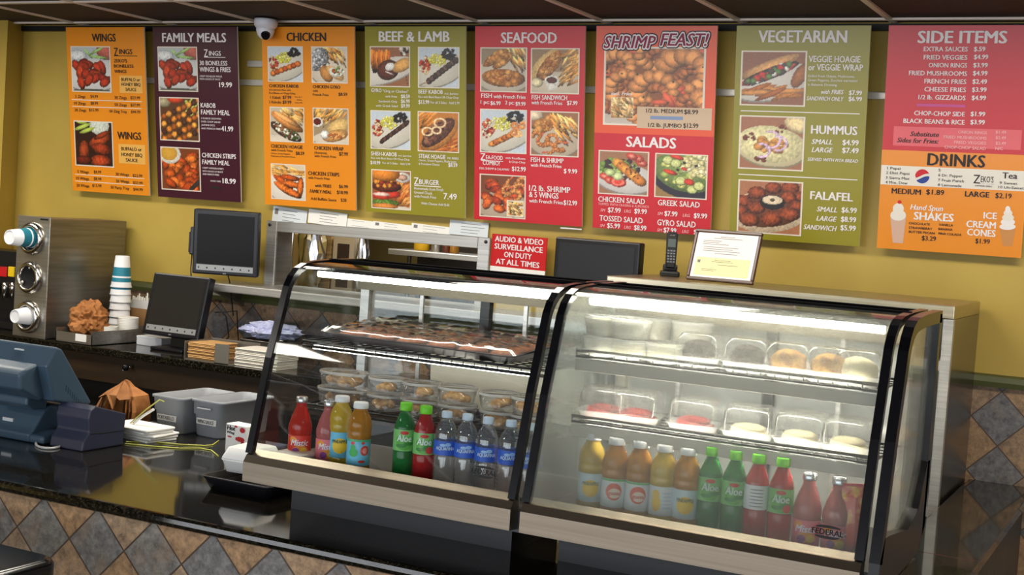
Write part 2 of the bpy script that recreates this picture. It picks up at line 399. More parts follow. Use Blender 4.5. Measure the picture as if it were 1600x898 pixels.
# ---------------------------------------------------------------- printed food pictures
class Pic:
    """a small printed picture painted as the vertex colours of a fine grid"""
    def __init__(s, bgc, n=64, m=64, seed=1, tex=.03):
        s.n, s.m = n, m; s.g = np.random.RandomState(seed)
        yy, xx = np.mgrid[0:m, 0:n]; s.x = (xx + .5) / n; s.y = (yy + .5) / m
        s.a = np.ones((m, n, 3)) * np.array(bgc, float); s.a *= (1 + tex * s.g.randn(m, n, 1))
        s.h = s.g.randn(m, n)
        for _ in range(1): s.h = (s.h + np.roll(s.h, 1, 0) + np.roll(s.h, 1, 1) + np.roll(s.h, -1, 0)) / 2.2
    def e(s, cx, cy, rx, ry, col, rot=0, sh=.45, tex=.12):
        c, n = math.cos(rot), math.sin(rot); dx, dy = s.x - cx, s.y - cy
        u, v = (dx * c + dy * n) / rx, (-dx * n + dy * c) / ry; d = u * u + v * v; k = d < 1
        q = 1 + sh * (.35 - d) - sh * .35 * (dx / rx + dy / ry) * .7 + .5 * tex * s.h
        s.a[k] = (np.array(col, float) * q[..., None])[k]
    def c(s, x0, y0, x1, y1, r, col, sh=.4, tex=.1):
        L = math.hypot(x1 - x0, y1 - y0); s.e((x0 + x1) / 2, (y0 + y1) / 2, L / 2 + r, r, col, math.atan2(y1 - y0, x1 - x0), sh, tex)
    def ring(s, cx, cy, r, w, col, a0=-9, a1=9, ry=1.0, tex=.1):
        dx, dy = s.x - cx, (s.y - cy) / ry; d = np.hypot(dx, dy); t = np.arctan2(dy, dx)
        k = (abs(d - r) < w) & (t > a0) & (t < a1); q = 1 + .35 * (.4 - ((d - r) / w) ** 2) + tex * s.h
        s.a[k] = (np.array(col, float) * q[..., None])[k]
    def n_(s, cx, cy, rx, ry, cols, cnt, size, rot=0):
        for _ in range(cnt):
            a, r = s.g.rand() * 2 * PI, math.sqrt(s.g.rand()); u, v = r * math.cos(a) * rx, r * math.sin(a) * ry
            col = cols[s.g.randint(len(cols))]; z = size * (.6 + .8 * s.g.rand())
            s.e(cx + u * math.cos(rot) - v * math.sin(rot), cy + u * math.sin(rot) + v * math.cos(rot), z, z * (.6 + .5 * s.g.rand()), col, s.g.rand() * 3)
    def fries(s, cx, cy, rx, ry, cnt, ang=.9, spread=.5, L=.2, w=.028, cols=((214, 160, 84), (190, 128, 58), (228, 184, 112))):
        for _ in range(cnt):
            x, y = cx + rx * (s.g.rand() * 2 - 1), cy + ry * (s.g.rand() * 2 - 1); t = ang + spread * (s.g.rand() * 2 - 1)
            dx, dy = math.cos(t) * L / 2, math.sin(t) * L / 2; s.c(x - dx, y - dy, x + dx, y + dy, w, cols[s.g.randint(3)])
    def mesh(s, name, w, h, m, parent, loc, border=True):
        a = np.clip(s.a / 255.0, 0, 1)
        if border:
            t = max(1, round(s.n / 40)); bc = np.array([.88, .84, .78]); a[:t] = bc; a[-t:] = bc; a[:, :t] = bc; a[:, -t:] = bc
        a = np.where(a <= .04045, a / 12.92, ((a + .055) / 1.055) ** 2.4)
        n, mm = s.n, s.m; vx, vz = np.meshgrid(np.linspace(0, w, n), np.linspace(0, -h, mm))
        V = np.stack([vx.ravel(), np.zeros(n * mm), vz.ravel()], 1)
        i = np.arange(n * mm).reshape(mm, n); q = np.stack([i[1:, :-1], i[1:, 1:], i[:-1, 1:], i[:-1, :-1]], -1).reshape(-1, 4)
        me = bpy.data.meshes.new(name); me.from_pydata(V.tolist(), [], q.tolist()); me.update()
        at = me.color_attributes.new('print', 'FLOAT_COLOR', 'POINT')
        at.data.foreach_set('color', np.concatenate([a.reshape(-1, 3), np.ones((n * mm, 1))], 1).astype(np.float32).ravel())
        o = link_mesh(name, me, m, parent); o.location = loc; return o
def _printmat():
    m = bpy.data.materials.new('printed_photo'); m.use_nodes = True; nt = m.node_tree; b = nt.nodes['Principled BSDF']
    a = nt.nodes.new('ShaderNodeAttribute'); a.attribute_name = 'print'; nt.links.new(a.outputs['Color'], b.inputs['Base Color'])
    b.inputs['Roughness'].default_value = .35; return m
PRINT = _printmat()
TABLE = (150, 98, 66); PLATE = (214, 202, 184); PLATE2 = (198, 206, 214)
def wingpile(p, cols, y0=.42, y1=.82, n=16):
    for k in range(n):
        t = k / n; y = y0 + (y1 - y0) * t; x = .12 + .76 * p.g.rand()
        p.e(x, y, .13 + .04 * p.g.rand(), .095, cols[p.g.randint(len(cols))], p.g.rand() * 3, .75, .26)
def plate(p, cx=.5, cy=.58, rx=.62, ry=.40, rot=0.0, col=PLATE):
    p.e(cx, cy + .02, rx, ry, tuple(c * .72 for c in col), rot, .1, .02); p.e(cx, cy, rx * .97, ry * .96, col, rot, .1, .02)
def P_wings(n=64):
    p = Pic((182, 188, 192), n, n, 3); p.e(.9, .1, .25, .2, (176, 92, 80)); plate(p, .5, .62, .75, .36, 0, (206, 206, 206)); p.e(.5, 1.04, .7, .12, (84, 86, 74), 0, .1)
    p.e(.2, .26, .23, .16, (168, 178, 184), 0, .1); p.e(.18, .2, .19, .09, (226, 228, 228), 0, .1)
    for a in ((.36, .08, .52, .24), (.5, .22, .9, .26), (.5, .18, .8, .04)): p.c(*a, .03, (150, 190, 110))
    wingpile(p, ((150, 44, 26), (176, 62, 34), (120, 30, 20), (160, 50, 28)), .38, .82, 20); return p
def P_wings2():
    p = Pic((46, 22, 16), seed=5); p.e(.66, .1, .24, .2, (204, 210, 198), 0, .15)
    for a in ((.05, .2, .4, .08), (.2, .26, .5, .16), (.1, .02, .3, .04)): p.c(*a, .045, (170, 190, 84))
    for a in ((.25, .65, .13, .22, (138, 56, 30), .1), (.65, .42, .28, .12, (150, 60, 30), -.4), (.72, .3, .22, .06, (120, 46, 24), -.4), (.7, .6, .25, .12, (132, 48, 26), .2), (.66, .86, .26, .13, (156, 58, 28), 0), (.25, .86, .2, .1, (90, 30, 18), 0)): p.e(*a[:5], rot=a[5], sh=.7, tex=.25)
    return p
def platter(seed, meat, side='r'):
    p = Pic((196, 206, 216), seed=seed); plate(p, .5, .56, .66, .38, -.35, (206, 200, 186))
    p.n_(.18, .46, .13, .2, ((176, 48, 30), (200, 84, 50), (222, 196, 150), (120, 30, 20)), 46, .035)
    p.n_(.46, .32, .2, .15, ((214, 206, 84), (196, 190, 60), (232, 226, 130)), 60, .032)
    p.n_(.74, .18, .16, .12, ((26, 24, 30), (40, 36, 40), (16, 16, 20)), 46, .036)
    if meat == 'chicken':
        for k in range(7): p.e(.16 + k * .115, .76 - k * .045, .085, .085, ((198, 108, 44), (168, 78, 30))[k % 2], .3, .7, .22)
    elif meat == 'beef':
        for k in range(9): p.e(.28 + k * .078, .82 - k * .062, .075, .085, ((62, 46, 40), (84, 62, 54))[k % 2], .5, .8, .3)
        p.c(.06, .92, .26, .84, .012, (150, 110, 70))
    elif meat == 'shish':
        for k in range(9): p.e(.3 + k * .075, .78 - k * .058, .052, .095, ((56, 34, 28), (78, 50, 40))[k % 2], .5, .9, .2)
    elif meat == 'combo':
        for k in range(6): p.e(.3 + k * .09, .78 - k * .05, .12, .07, ((210, 130, 54), (184, 96, 40))[k % 2], -.4, .7, .25)
        for k in range(9): p.ring(.68 + .24 * p.g.rand(), .3 + .28 * p.g.rand(), .055, .024, ((196, 124, 70), (222, 170, 110))[k % 2])
    return p
def P_kabobs():
    p = Pic((92, 58, 36), seed=9); p.e(.14, .12, .16, .12, (160, 150, 120)); p.e(.42, .06, .2, .08, (200, 66, 38)); p.n_(.84, .2, .2, .2, ((204, 206, 110), (180, 190, 90)), 40, .03)
    for r in range(5):
        for k in range(9):
            x, y = .0 + k * .125, .5 + r * .17 - k * .055; p.e(x, y, .075, .07, ((204, 122, 44), (150, 80, 34), (220, 146, 62), (72, 42, 30))[(k + r) % 4], -.4, .7, .25)
    return p
def P_stripdip():
    p = Pic((120, 60, 30), seed=11); wingpile(p, ((186, 84, 30), (206, 104, 40), (158, 62, 24)), .2, .95, 34); p.c(.7, 1.0, 1.0, .7, .05, (50, 44, 44))
    p.e(.24, .17, .27, .22, (222, 216, 206), 0, .15); p.e(.22, .15, .21, .17, (206, 156, 60), 0, .1, .05); return p
def P_gyrofoil():
    p = Pic((210, 200, 186), seed=13); plate(p, .5, .6, .7, .5, .5); p.fries(.66, .24, .26, .2, 26, .8, .4, .3, .026)
    p.e(.2, .36, .26, .34, (150, 152, 156), .6, .6, .5); p.n_(.2, .36, .2, .26, ((206, 208, 212), (110, 112, 118)), 30, .035)
    p.e(.42, .74, .16, .24, (186, 128, 70), -.5, .5); p.e(.66, .72, .28, .13, (222, 176, 116), .65, .3); p.e(.64, .7, .16, .12, (226, 226, 214), .6, .3); p.n_(.74, .66, .16, .14, ((184, 80, 40), (110, 140, 60), (230, 226, 214), (160, 60, 34)), 26, .04); return p
def P_hoagie():
    p = Pic((196, 182, 160), seed=17); p.fries(.7, .2, .3, .2, 26, .7, .3, .34, .03); plate(p, .3, .96, .7, .18)
    p.e(.46, .7, .5, .17, (66, 44, 34), .5); p.n_(.44, .68, .4, .13, ((206, 206, 180), (92, 58, 40), (150, 100, 60), (60, 80, 40), (226, 220, 200)), 70, .045, .5)
    p.e(.5, .42, .52, .15, (206, 136, 72), .52, .5); p.e(.5, .36, .42, .07, (222, 160, 96), .52, .4); return p
def P_wrap():
    p = Pic((160, 140, 110), seed=19); p.fries(.5, .2, .4, .2, 34, -.8, .4, .34, .028); plate(p, .6, .86, .6, .22)
    p.e(.7, .52, .34, .2, (214, 178, 112), -.5, .35); p.e(.62, .76, .36, .16, (204, 150, 86), -.25, .5); p.e(.34, .74, .12, .12, (226, 226, 220)); p.n_(.66, .78, .22, .08, ((170, 96, 50), (222, 190, 130)), 26, .04)
    p.e(.13, .4, .16, .13, (226, 222, 216), 0, .1); p.e(.13, .39, .11, .09, (96, 26, 20), 0, .2); return p
def P_strips():
    p = Pic((212, 196, 168), seed=23); plate(p, .5, .6, .66, .52, .3, (220, 212, 200)); p.fries(.5, .18, .46, .14, 30, .2, .4, .34, .03)
    for a in ((.55, .38, .3, .08, .1), (.36, .52, .34, .09, .6), (.62, .56, .3, .09, .2), (.4, .7, .36, .1, .55), (.84, .64, .09, .3, .1), (.64, .8, .26, .1, .4)): p.e(a[0], a[1], a[2], a[3], ((186, 94, 34), (160, 70, 24))[int(a[0] * 10) % 2], a[4], .8, .3)
    return p
def P_gyro():
    p = Pic(TABLE, seed=29); p.c(.75, 0, .95, 1, .006, (90, 50, 34)); plate(p, .4, .6, .78, .3, -.3, (216, 210, 200))
    for k in range(8): p.c(.06 + .06 * k, .12 + .03 * (k % 3), .1 + .05 * k, .62, .05, ((190, 112, 40), (160, 84, 30))[k % 2], .6)
    p.e(.46, .58, .28, .24, (92, 44, 32), -.5, .6, .3); p.e(.8, .46, .26, .15, (214, 160, 88), -.5, .4); p.e(.5, .5, .12, .09, (232, 230, 226), -.5, .2); p.c(.4, .62, .6, .7, .012, (226, 220, 212)); p.n_(.86, .12, .1, .1, ((70, 40, 34), (214, 206, 190)), 20, .04); return p
def P_steak():
    p = Pic((196, 124, 54), seed=31); p.fries(.8, .86, .3, .16, 24, -.5, .3, .36, .035, ((196, 112, 44), (214, 140, 64), (170, 88, 34)))
    p.fries(.16, .16, .2, .16, 10, -.7, .2, .4, .04, ((206, 130, 54), (222, 156, 80), (190, 104, 40))); p.e(.52, .56, .56, .28, (204, 134, 64), -.75, .4); p.e(.5, .52, .5, .2, (100, 62, 50), -.75, .5, .3); p.n_(.48, .5, .42, .16, ((120, 76, 60), (84, 48, 40), (150, 100, 74)), 60, .05, -.75)
    for a in ((.24, .5, .12), (.54, .28, .13), (.46, .46, .1)): p.ring(a[0], a[1], a[2], .026, (222, 190, 150), ry=.8)
    return p
def P_burger():
    p = Pic((150, 84, 44), seed=37); p.fries(.84, .66, .16, .3, 26, -.8, .4, .3, .03, ((206, 130, 60), (184, 100, 42), (222, 156, 84))); plate(p, .7, 1.02, .5, .12)
    p.e(.78, .18, .2, .13, (228, 224, 214)); p.e(.78, .18, .13, .08, (190, 150, 130)); p.e(.34, .84, .36, .1, (90, 120, 46), 0, .5, .4); p.e(.34, .92, .34, .07, (204, 130, 60))
    p.e(.26, .66, .26, .1, (196, 60, 38), .05); p.e(.54, .62, .2, .09, (186, 52, 34), -.1); p.e(.26, .63, .22, .05, (230, 190, 176)); p.e(.38, .42, .38, .15, (96, 40, 26), 0, .7, .35)
    p.n_(.4, .36, .34, .08, ((150, 50, 30), (210, 140, 50), (110, 44, 26)), 26, .05); p.e(.32, .1, .4, .2, (206, 124, 44), .05, .5); return p
def fishpiece(p, cx, cy, rx, ry, rot=0.0):
    p.e(cx, cy, rx, ry, (178, 112, 50), rot, .6, .22); p.n_(cx, cy, rx * .8, ry * .7, ((206, 146, 76), (160, 96, 40), (190, 126, 58)), 26, .06, rot)
def P_fish():
    p = Pic((150, 130, 104), seed=41); plate(p, .5, .62, .6, .4, 0, (196, 184, 166)); p.fries(.8, .28, .18, .2, 18, 1.1, .3, .36, .026); fishpiece(p, .34, .24, .32, .11, -.6); fishpiece(p, .48, .3, .26, .1, -.7); fishpiece(p, .5, .68, .46, .2, .06); return p
def P_fishsand():
    p = Pic((150, 120, 88), seed=43); plate(p, .5, .8, .7, .3, 0, (196, 182, 160)); p.e(.3, .4, .44, .2, (212, 174, 110), -.9, .35); fishpiece(p, .38, .4, .4, .15, -.95); p.fries(.82, .42, .18, .34, 36, -.7, .5, .32, .026)
    p.e(.14, .76, .12, .1, (214, 200, 160)); p.prism_cup = None; p.e(.44, .8, .12, .13, (222, 216, 206), 0, .15); p.e(.44, .7, .15, .1, (226, 222, 214), 0, .1); p.e(.44, .7, .11, .07, (84, 34, 20), 0, .2); return p
def shrimp(p, x, y, r, a, col=(206, 128, 62)):
    for k in range(9):
        t = a + k * .5; p.e(x + r * math.cos(t), y + r * math.sin(t), r * .62 * (1 - k * .055), r * .5 * (1 - k * .05), col if k % 2 else tuple(c * .86 for c in col), t, .6, .2)
    t = a + 4.4; p.c(x + r * math.cos(t), y + r * math.sin(t), x + r * 1.7 * math.cos(t + .4), y + r * 1.7 * math.sin(t + .4), r * .22, (206, 92, 60))
def P_fishshrimp():
    p = Pic((150, 104, 70), seed=47); plate(p, .5, .6, .56, .42, 0, (190, 172, 150)); p.e(.1, .1, .16, .12, (220, 200, 170)); fishpiece(p, .36, .24, .36, .09, -.4); fishpiece(p, .3, .38, .3, .09, -.5); p.fries(.74, .4, .2, .24, 26, .9, .3, .34, .026)
    for a in ((.26, .66, .1, 0), (.46, .62, .1, 2), (.4, .82, .1, 4), (.62, .76, .1, 1), (.14, .56, .08, 3)): shrimp(p, *a)
    return p
def P_shrimpwings():
    p = Pic((120, 66, 36), seed=53); plate(p, .5, .72, .6, .34, 0, (180, 160, 140)); wingpile(p, ((176, 70, 26), (200, 92, 34), (150, 50, 20)), .2, .85, 22)
    for a in ((.7, .2, .1, 0), (.86, .3, .1, 2), (.78, .46, .1, 4), (.6, .36, .09, 1), (.92, .14, .08, 3)): shrimp(p, *a, col=(220, 146, 80))
    inset(p, .6, .58, .96, .95); return p
def inset(p, x0, y0, x1, y1):
    k = (p.x > x0) & (p.x < x1) & (p.y > y0) & (p.y < y1); p.a[k] = (226, 214, 190); t = .025; old = p.a.copy()
    p.fries((x0 + x1) / 2, (y0 + y1) / 2, (x1 - x0) / 2, (y1 - y0) / 2, 46, .9, .9, .2, .022, ((206, 160, 92), (150, 100, 50), (226, 190, 130)))
    k2 = (p.x > x0 + t) & (p.x < x1 - t) & (p.y > y0 + t) & (p.y < y1 - t); p.a[~k2] = old[~k2]
def P_feast():
    p = Pic((140, 84, 52), 128, 108, 59); plate(p, .3, 1.02, .6, .2, 0, (190, 178, 166))
    p.h *= .5
    for k in range(18): shrimp(p, .05 + .95 * p.g.rand(), .1 + .7 * p.g.rand(), .11, p.g.rand() * 6, (176, 104, 56))
    for a in ((.14, .24, .14, 4), (.5, .1, .15, 0), (.24, .52, .17, 1.0), (.80, .32, .20, 3.6), (.52, .55, .18, 2.4), (.86, .76, .17, 5.2), (.42, .8, .14, 1)): shrimp(p, *a, col=(224, 148, 84))
    for k in range(14): p.e(p.g.rand(), .2 + .6 * p.g.rand(), .012, .012, (60, 70, 30))
    return p
def P_fries(): p = Pic((150, 110, 70), 36, 36, 61); p.fries(.5, .5, .5, .5, 46, 1.0, .8, .5, .07, ((206, 168, 110), (170, 120, 64), (226, 196, 140))); return p
def P_chsalad():
    p = Pic((156, 110, 80), seed=67); plate(p, .54, .62, .6, .34, .1, (206, 200, 196)); p.n_(.4, .46, .42, .26, ((110, 140, 60), (150, 176, 90), (60, 40, 44)), 60, .06)
    for a in ((.85, .26), (.78, .16), (.66, .12), (.14, .6), (.24, .68)): p.e(a[0], a[1], .12, .08, (206, 72, 56), .4); p.e(a[0], a[1], .07, .04, (222, 130, 110), .4)
    p.e(.4, .7, .17, .12, (206, 56, 42), .2); p.ring(.4, .7, .1, .03, (226, 110, 90), ry=.7); p.e(.4, .58, .1, .09, (196, 206, 150)); p.e(.24, .5, .1, .08, (190, 204, 140))
    for k in range(6): p.e(.42 + k * .08, .3 + k * .07, .11, .15, ((214, 146, 62), (190, 116, 44))[k % 2], -.9, .6)
    for k in range(14): p.e(.4 + .4 * p.g.rand(), .28 + .4 * p.g.rand(), .02, .02, (80, 40, 22))
    return p
def P_greek():
    p = Pic((150, 118, 70), seed=71); p.e(.62, .5, .72, .5, (44, 40, 52), .25, .2); p.e(.6, .4, .62, .44, (110, 130, 70), .25, .3); p.n_(.6, .36, .5, .36, ((130, 150, 80), (206, 206, 120), (160, 176, 90)), 60, .06)
    p.n_(.76, .26, .26, .24, ((226, 220, 176), (206, 196, 140)), 60, .055)
    for a in ((.25, .16), (.4, .22), (.5, .6), (.72, .78), (.84, .7)): p.e(a[0], a[1], .11, .1, (120, 150, 60)); p.e(a[0], a[1], .09, .085, (206, 210, 140), 0, .15)
    for a in ((.3, .42, .14, .05), (.42, .08, .14, .05), (.66, .62, .1, .07), (.56, .34, .06, .04)): p.e(*a, (196, 60, 40), .3)
    for a in ((.78, .26), (.44, .36), (.56, .2)): p.e(a[0], a[1], .035, .03, (50, 26, 40))
    return p
def P_veg():
    p = Pic((142, 92, 68), seed=73); plate(p, .5, .56, .64, .32, -.3, (206, 198, 188)); p.e(.42, .3, .5, .1, (204, 150, 92), -.45, .4); p.e(.44, .42, .48, .1, (50, 40, 36), -.45)
    p.n_(.44, .42, .42, .07, ((186, 50, 36), (226, 224, 214), (70, 60, 50), (200, 66, 44), (90, 120, 60)), 60, .045, -.45); p.fries(.5, .74, .3, .08, 12, -.2, .3, .44, .045, ((184, 116, 54), (160, 92, 38), (200, 136, 70))); p.e(.9, .44, .1, .24, (150, 92, 46), .4); return p
def P_hummus():
    p = Pic((158, 104, 76), seed=79); p.e(.9, .16, .22, .14, (222, 200, 150), .4); plate(p, .5, .56, .56, .38, .15, (204, 190, 150)); p.e(.48, .52, .5, .33, (222, 212, 160), .15, .2)
    p.n_(.5, .52, .26, .14, ((206, 150, 80), (190, 130, 64)), 22, .055); p.n_(.16, .4, .14, .06, ((110, 50, 34),), 12, .03); p.n_(.64, .26, .08, .06, ((110, 50, 34),), 8, .03); p.n_(.36, .8, .08, .04, ((110, 50, 34),), 8, .03)
    for a in ((.48, .44, .15), (.6, .5, .13), (.36, .64, .12)): p.ring(a[0], a[1], a[2], .02, (200, 170, 196), -2, 2)
    return p
def P_falafel():
    p = Pic((168, 110, 76), seed=83); p.e(.5, .56, .62, .4, (214, 190, 160), -.2, .2); p.e(.5, .52, .56, .34, (100, 56, 34), -.2, .2)
    for a in ((.3, .24, .14), (.55, .14, .13), (.8, .12, .14), (.94, .26, .1), (.1, .4, .13), (.78, .3, .13), (.06, .58, .11), (.92, .44, .12), (.3, .52, .14), (.2, .74, .16), (.54, .7, .17), (.8, .6, .16)): p.e(a[0], a[1], a[2], a[2] * .84, (132, 62, 32), 0, .7, .3)
    p.e(.54, .4, .19, .14, (34, 26, 28), 0, .2); p.e(.54, .36, .15, .08, (226, 206, 176), 0, .1); p.e(.54, .36, .04, .03, (80, 70, 40)); return p
# ---------------------------------------------------------------- menu boards hung along the wall
BW, BH, BZ, LEAN = .538, .861, -.037, R_(7.208)
CROP = dict(A1=(100, 40, 140), A2=(100, 170, 140), B1=(236, 40, 150), B2=(236, 180, 150), C1=(404, 40, 160), C2=(404, 180, 160), D1=(566, 40, 170), D2=(566, 180, 170),
            E1=(736, 40, 190), E2=(736, 180, 190), F1=(920, 40, 210), F2=(920, 190, 210), G1=(1130, 30, 240), G2=(1130, 170, 240), H1=(1370, 30, 230), H2=(1370, 190, 230))
INKS = dict(k=mat('print_black', C(34, 24, 22), .5), w=mat('print_white', C(232, 226, 226), .5), p=mat('print_pale', C(236, 176, 176), .5), u=mat('print_plum', C(140, 24, 70), .5),
            d=mat('print_dark', C(36, 18, 40), .5), y=mat('print_tan', C(224, 170, 82), .5), l=mat('print_label_strip', C(206, 180, 154), .5), b=mat('print_blue', C(130, 150, 186), .5),
            m=mat('print_pink', C(196, 84, 150), .5), r=mat('print_red', C(200, 28, 40), .5), v=mat('print_navy', C(30, 60, 140), .5), g=mat('print_offwhite', C(226, 220, 210), .5), q=mat('print_pale_red', C(224, 104, 112), .5),
            s=mat('print_shake', C(206, 170, 150), .5), c=mat('print_cone', C(196, 136, 76), .5))
EDGE = mat('board_edge', C(222, 216, 204), .5)
def board(X, face, label, rows, photos, bands=()):
    t = thing('menu_board', label, 'menu board', (X, 5.40, BZ), (LEAN, 0, 0), 'menu boards along the back wall')
    cl, sl = math.cos(LEAN), math.sin(LEAN); n = Vector((0, cl, sl)); c0 = Vector((X, 5.40, BZ)); up = Vector((0, -sl, cl))
    def uv(cr, x, y):
        ox, oy, s = CROP[cr]; k = s / 898.0
        r = Vector(ray(ox + x * k, oy + y * k)); P = r * (c0.dot(n) / r.dot(n)); d = P - c0
        return d.x, d.dot(up), P.length / Vector(r).length
    p = MB(); p.box(-BW / 2, 0, 0, BW / 2, .008, BH)
    p.b.faces.ensure_lookup_table()
    for f in p.b.faces: f.material_index = 0 if f.normal.y < -.9 or (abs(f.normal.y) < .1 and False) else 1
    p.b.normal_update()
    for f in p.b.faces: f.material_index = 0 if f.calc_center_median().y < .001 else 1
    p.go('panel', [face, EDGE], t, recalc=True)
    for (m, z0, z1) in bands:
        q = MB(); q.box(-BW / 2, -.0006, z0, BW / 2, 0, z1); q.go('colour_band', m, t)
    for (pic, cr, x0, y0, x1, y1, name) in photos:
        a, b_ = uv(cr, x0, y0), uv(cr, x1, y1)
        pic.mesh(name, b_[0] - a[0], a[1] - b_[1], PRINT, t, (a[0], -.0012, a[1]), border=name == 'photo')
    nm = dict(y='tan_box', l='label_strip', b='blue_smear', m='pink_smear', g='rule_line', w='rule_line', k='underline', q='pale_box')
    for line in rows.strip().split('\n'):
        f = line.strip().split('|'); cr, s = f[0], f[1]; fl = f[6] if len(f) > 6 else 'k'
        ink = fl[0]; x0, y0, x1, cap = map(float, f[2:6])
        L = Letters(); a, e = uv(cr, x0, y0), uv(cr, x1, y0)
        yy = {'d': -.0012, 'w': -.0028 if 'o' in fl else -.0022, 'u': -.0046}.get(ink, -.0022)
        if s == '#':                                     # a filled box: cap holds the lower edge's y
            e = uv(cr, x1, cap) if cap - y0 > 12 else (e[0], uv(cr, x0, cap)[1]); L.rect(a[0], e[1], e[0], a[1], {'l': -.0017, 'b': -.0020}.get(ink, -.0010)); L.go(nm[ink], INKS[ink], t); continue
        ch = a[1] - uv(cr, x0, y0 + cap)[1]
        bold = .034 if 't' in fl else (.012 if 's' in fl else .024)
        if 'o' in fl: bold = .150 if ink == 'd' else .085
        L.add(s, a[0], a[1], e[0], ch, bold, .25 if 'i' in fl else 0.0, yy)
        L.go('headline' if 't' in fl and '$' not in s else ('price' if '$' in s and len(s) < 8 else 'text_line'), INKS[ink], t)
    return t, uv
OR_ = mat('board_orange', C(226, 138, 30), .32); PL_ = mat('board_plum', C(62, 18, 38), .32); GR_ = mat('board_green', C(142, 134, 32), .32)
RD_ = mat('board_red', C(196, 26, 38), .32); CO_ = mat('board_coral', C(224, 84, 44), .32)
rowsA = '''
A1|WINGS|283|158|522|75|kt
A1|Z|503|303|545|80
A1|INGS|556|286|688|50
A1|#|503|299|735|306
A1|ZEKO'S|502|368|635|32
A1|BONELESS|503|420|700|32
A1|WINGS|507|474|630|32
A1|#|555|500|790|680|y
A1|BUFFALO or|577|555|765|32
A1|HONEY BBQ|577|603|770|32
A1|SAUCE|620|655|728|32
A1|5 Zings|115|722|218|28|ks
A1|$4.99|268|722|343|28|ks
A1|30 Zings|508|735|632|30|ks
A1|$23.99|668|737|765|30|ks
A1|#|78|738|785|744|g
A1|10 Zings|105|790|222|28|ks
A1|$8.99|270|790|343|28|ks
A1|50 Zings|508|805|634|28|ks
A1|$37.99|670|807|765|28|ks
A1|#|82|806|780|812|g
A1|20 Zings|108|858|225|28|ks
A1|$15.99|255|858|348|28|ks
A1|50 Zing Tray|457|870|634|28|ks
A1|$44.99|674|876|768|28|ks
A2|WINGS|538|300|778|72|kt
A2|#|545|350|820|560|y
A2|BUFFALO or|577|415|782|34
A2|HONEY BBQ|577|472|788|34
A2|SAUCE|622|528|742|34
A2|5 Wings|138|640|250|28|ks
A2|$4.99|302|643|375|28|ks
A2|30 Wings|520|665|653|28|ks
A2|$23.99|692|680|788|28|ks
A2|#|110|651|805|657|g
A2|10 Wings|125|706|252|28|ks
A2|$8.99|302|712|376|28|ks
A2|50 Wings|524|735|655|28|ks
A2|$37.99|695|752|790|28|ks
A2|#|115|719|803|725|g
A2|20 Wings|128|778|255|28|ks
A2|$15.99|287|780|378|28|ks
A2|50 Party Tray|470|798|655|28|ks
A2|$44.99|697|818|792|28|ks'''
rowsB = '''
B1|FAMILY MEALS|107|153|706|82|wt
B1|Z|498|293|535|70|w
B1|INGS|545|280|657|42|w
B1|#|500|292|697|298|w
B1|30 BONELESS|457|370|717|42|w
B1|WINGS & FRIES|457|430|748|44|w
B1|CRISPY BONELESS WINGS|458|480|667|16|ws
B1|WITH CHOICE OF SAUCE|458|507|652|16|ws
B1|19.99|640|575|762|46|wt
B1|KABOB|467|765|607|42|w
B1|FAMILY MEAL|470|830|740|45|w
B2|3 KABOB SKEWERS|470|35|660|16|ws
B2|OVER CHOP SALAD|470|66|652|16|ws
B2|JASMINE RICE|473|98|600|16|ws
B2|AND FRENCH FRIES|473|130|655|16|ws
B2|41.99|660|148|772|46|wt
B2|CHICKEN STRIPS|480|392|797|42|w
B2|FAMILY MEAL|482|456|738|42|w
B2|CRISPY CHICKEN STRIPS|484|498|680|15|ws
B2|WITH CHOICE OF SAUCE|484|528|675|15|ws
B2|AND FRENCH FRIES|485|556|640|15|ws
B2|FAMILY SIZE|560|620|655|14|ws
B2|18.99|672|635|797|46|wt
B2|#|555|662|655|692|k'''
rowsC = '''
C1|CHICKEN|247|135|595|72|kt
C1|CHICKEN KABOB|95|540|352|28
C1|Incl. Jasmine Rice with|95|568|285|14|ks
C1|Rice/Beans or Chop-Chop|95|597|325|16|ks
C1|1 Kabob|104|640|196|24|ks
C1|$7.99|213|642|290|28
C1|2 Kabobs|93|680|200|24|ks
C1|$9.99|213|684|290|28
C1|For all 3|320|630|385|11|ks
C1|Sides|337|655|383|11|ks
C1|Add 5.99|320|680|385|11|ks
C1|CHICKEN GYRO|478|548|718|28
C1|with|478|580|522|20|ks
C1|French Fries|478|615|617|22|ks
C1|$8.59|702|615|780|28
C2|CHICKEN HOAGIE|112|283|390|30
C2|with French Fries|112|312|300|20|ks
C2|Onions, Green Peppers,|112|338|280|13|ks
C2|Mushrooms, & Provolone Cheese|112|362|325|13|ks
C2|$8.59|328|345|403|28
C2|CHICKEN WRAP|490|300|747|32
C2|(Shawarma)|492|335|600|18|ks
C2|with French Fries|492|365|682|20|ks
C2|$7.99|708|352|785|30
C2|CHICKEN STRIPS|437|522|710|32
C2|with French Fries|437|555|627|20|ks
C2|with FRIES|495|627|640|26|k
C2|$6.99|707|636|785|28
C2|FAMILY MEAL|450|677|640|28|ki
C2|$18.99|688|688|785|30
C2|Add Buffalo Sauce|460|740|685|24|ks
C2|$.50|723|755|772|28'''
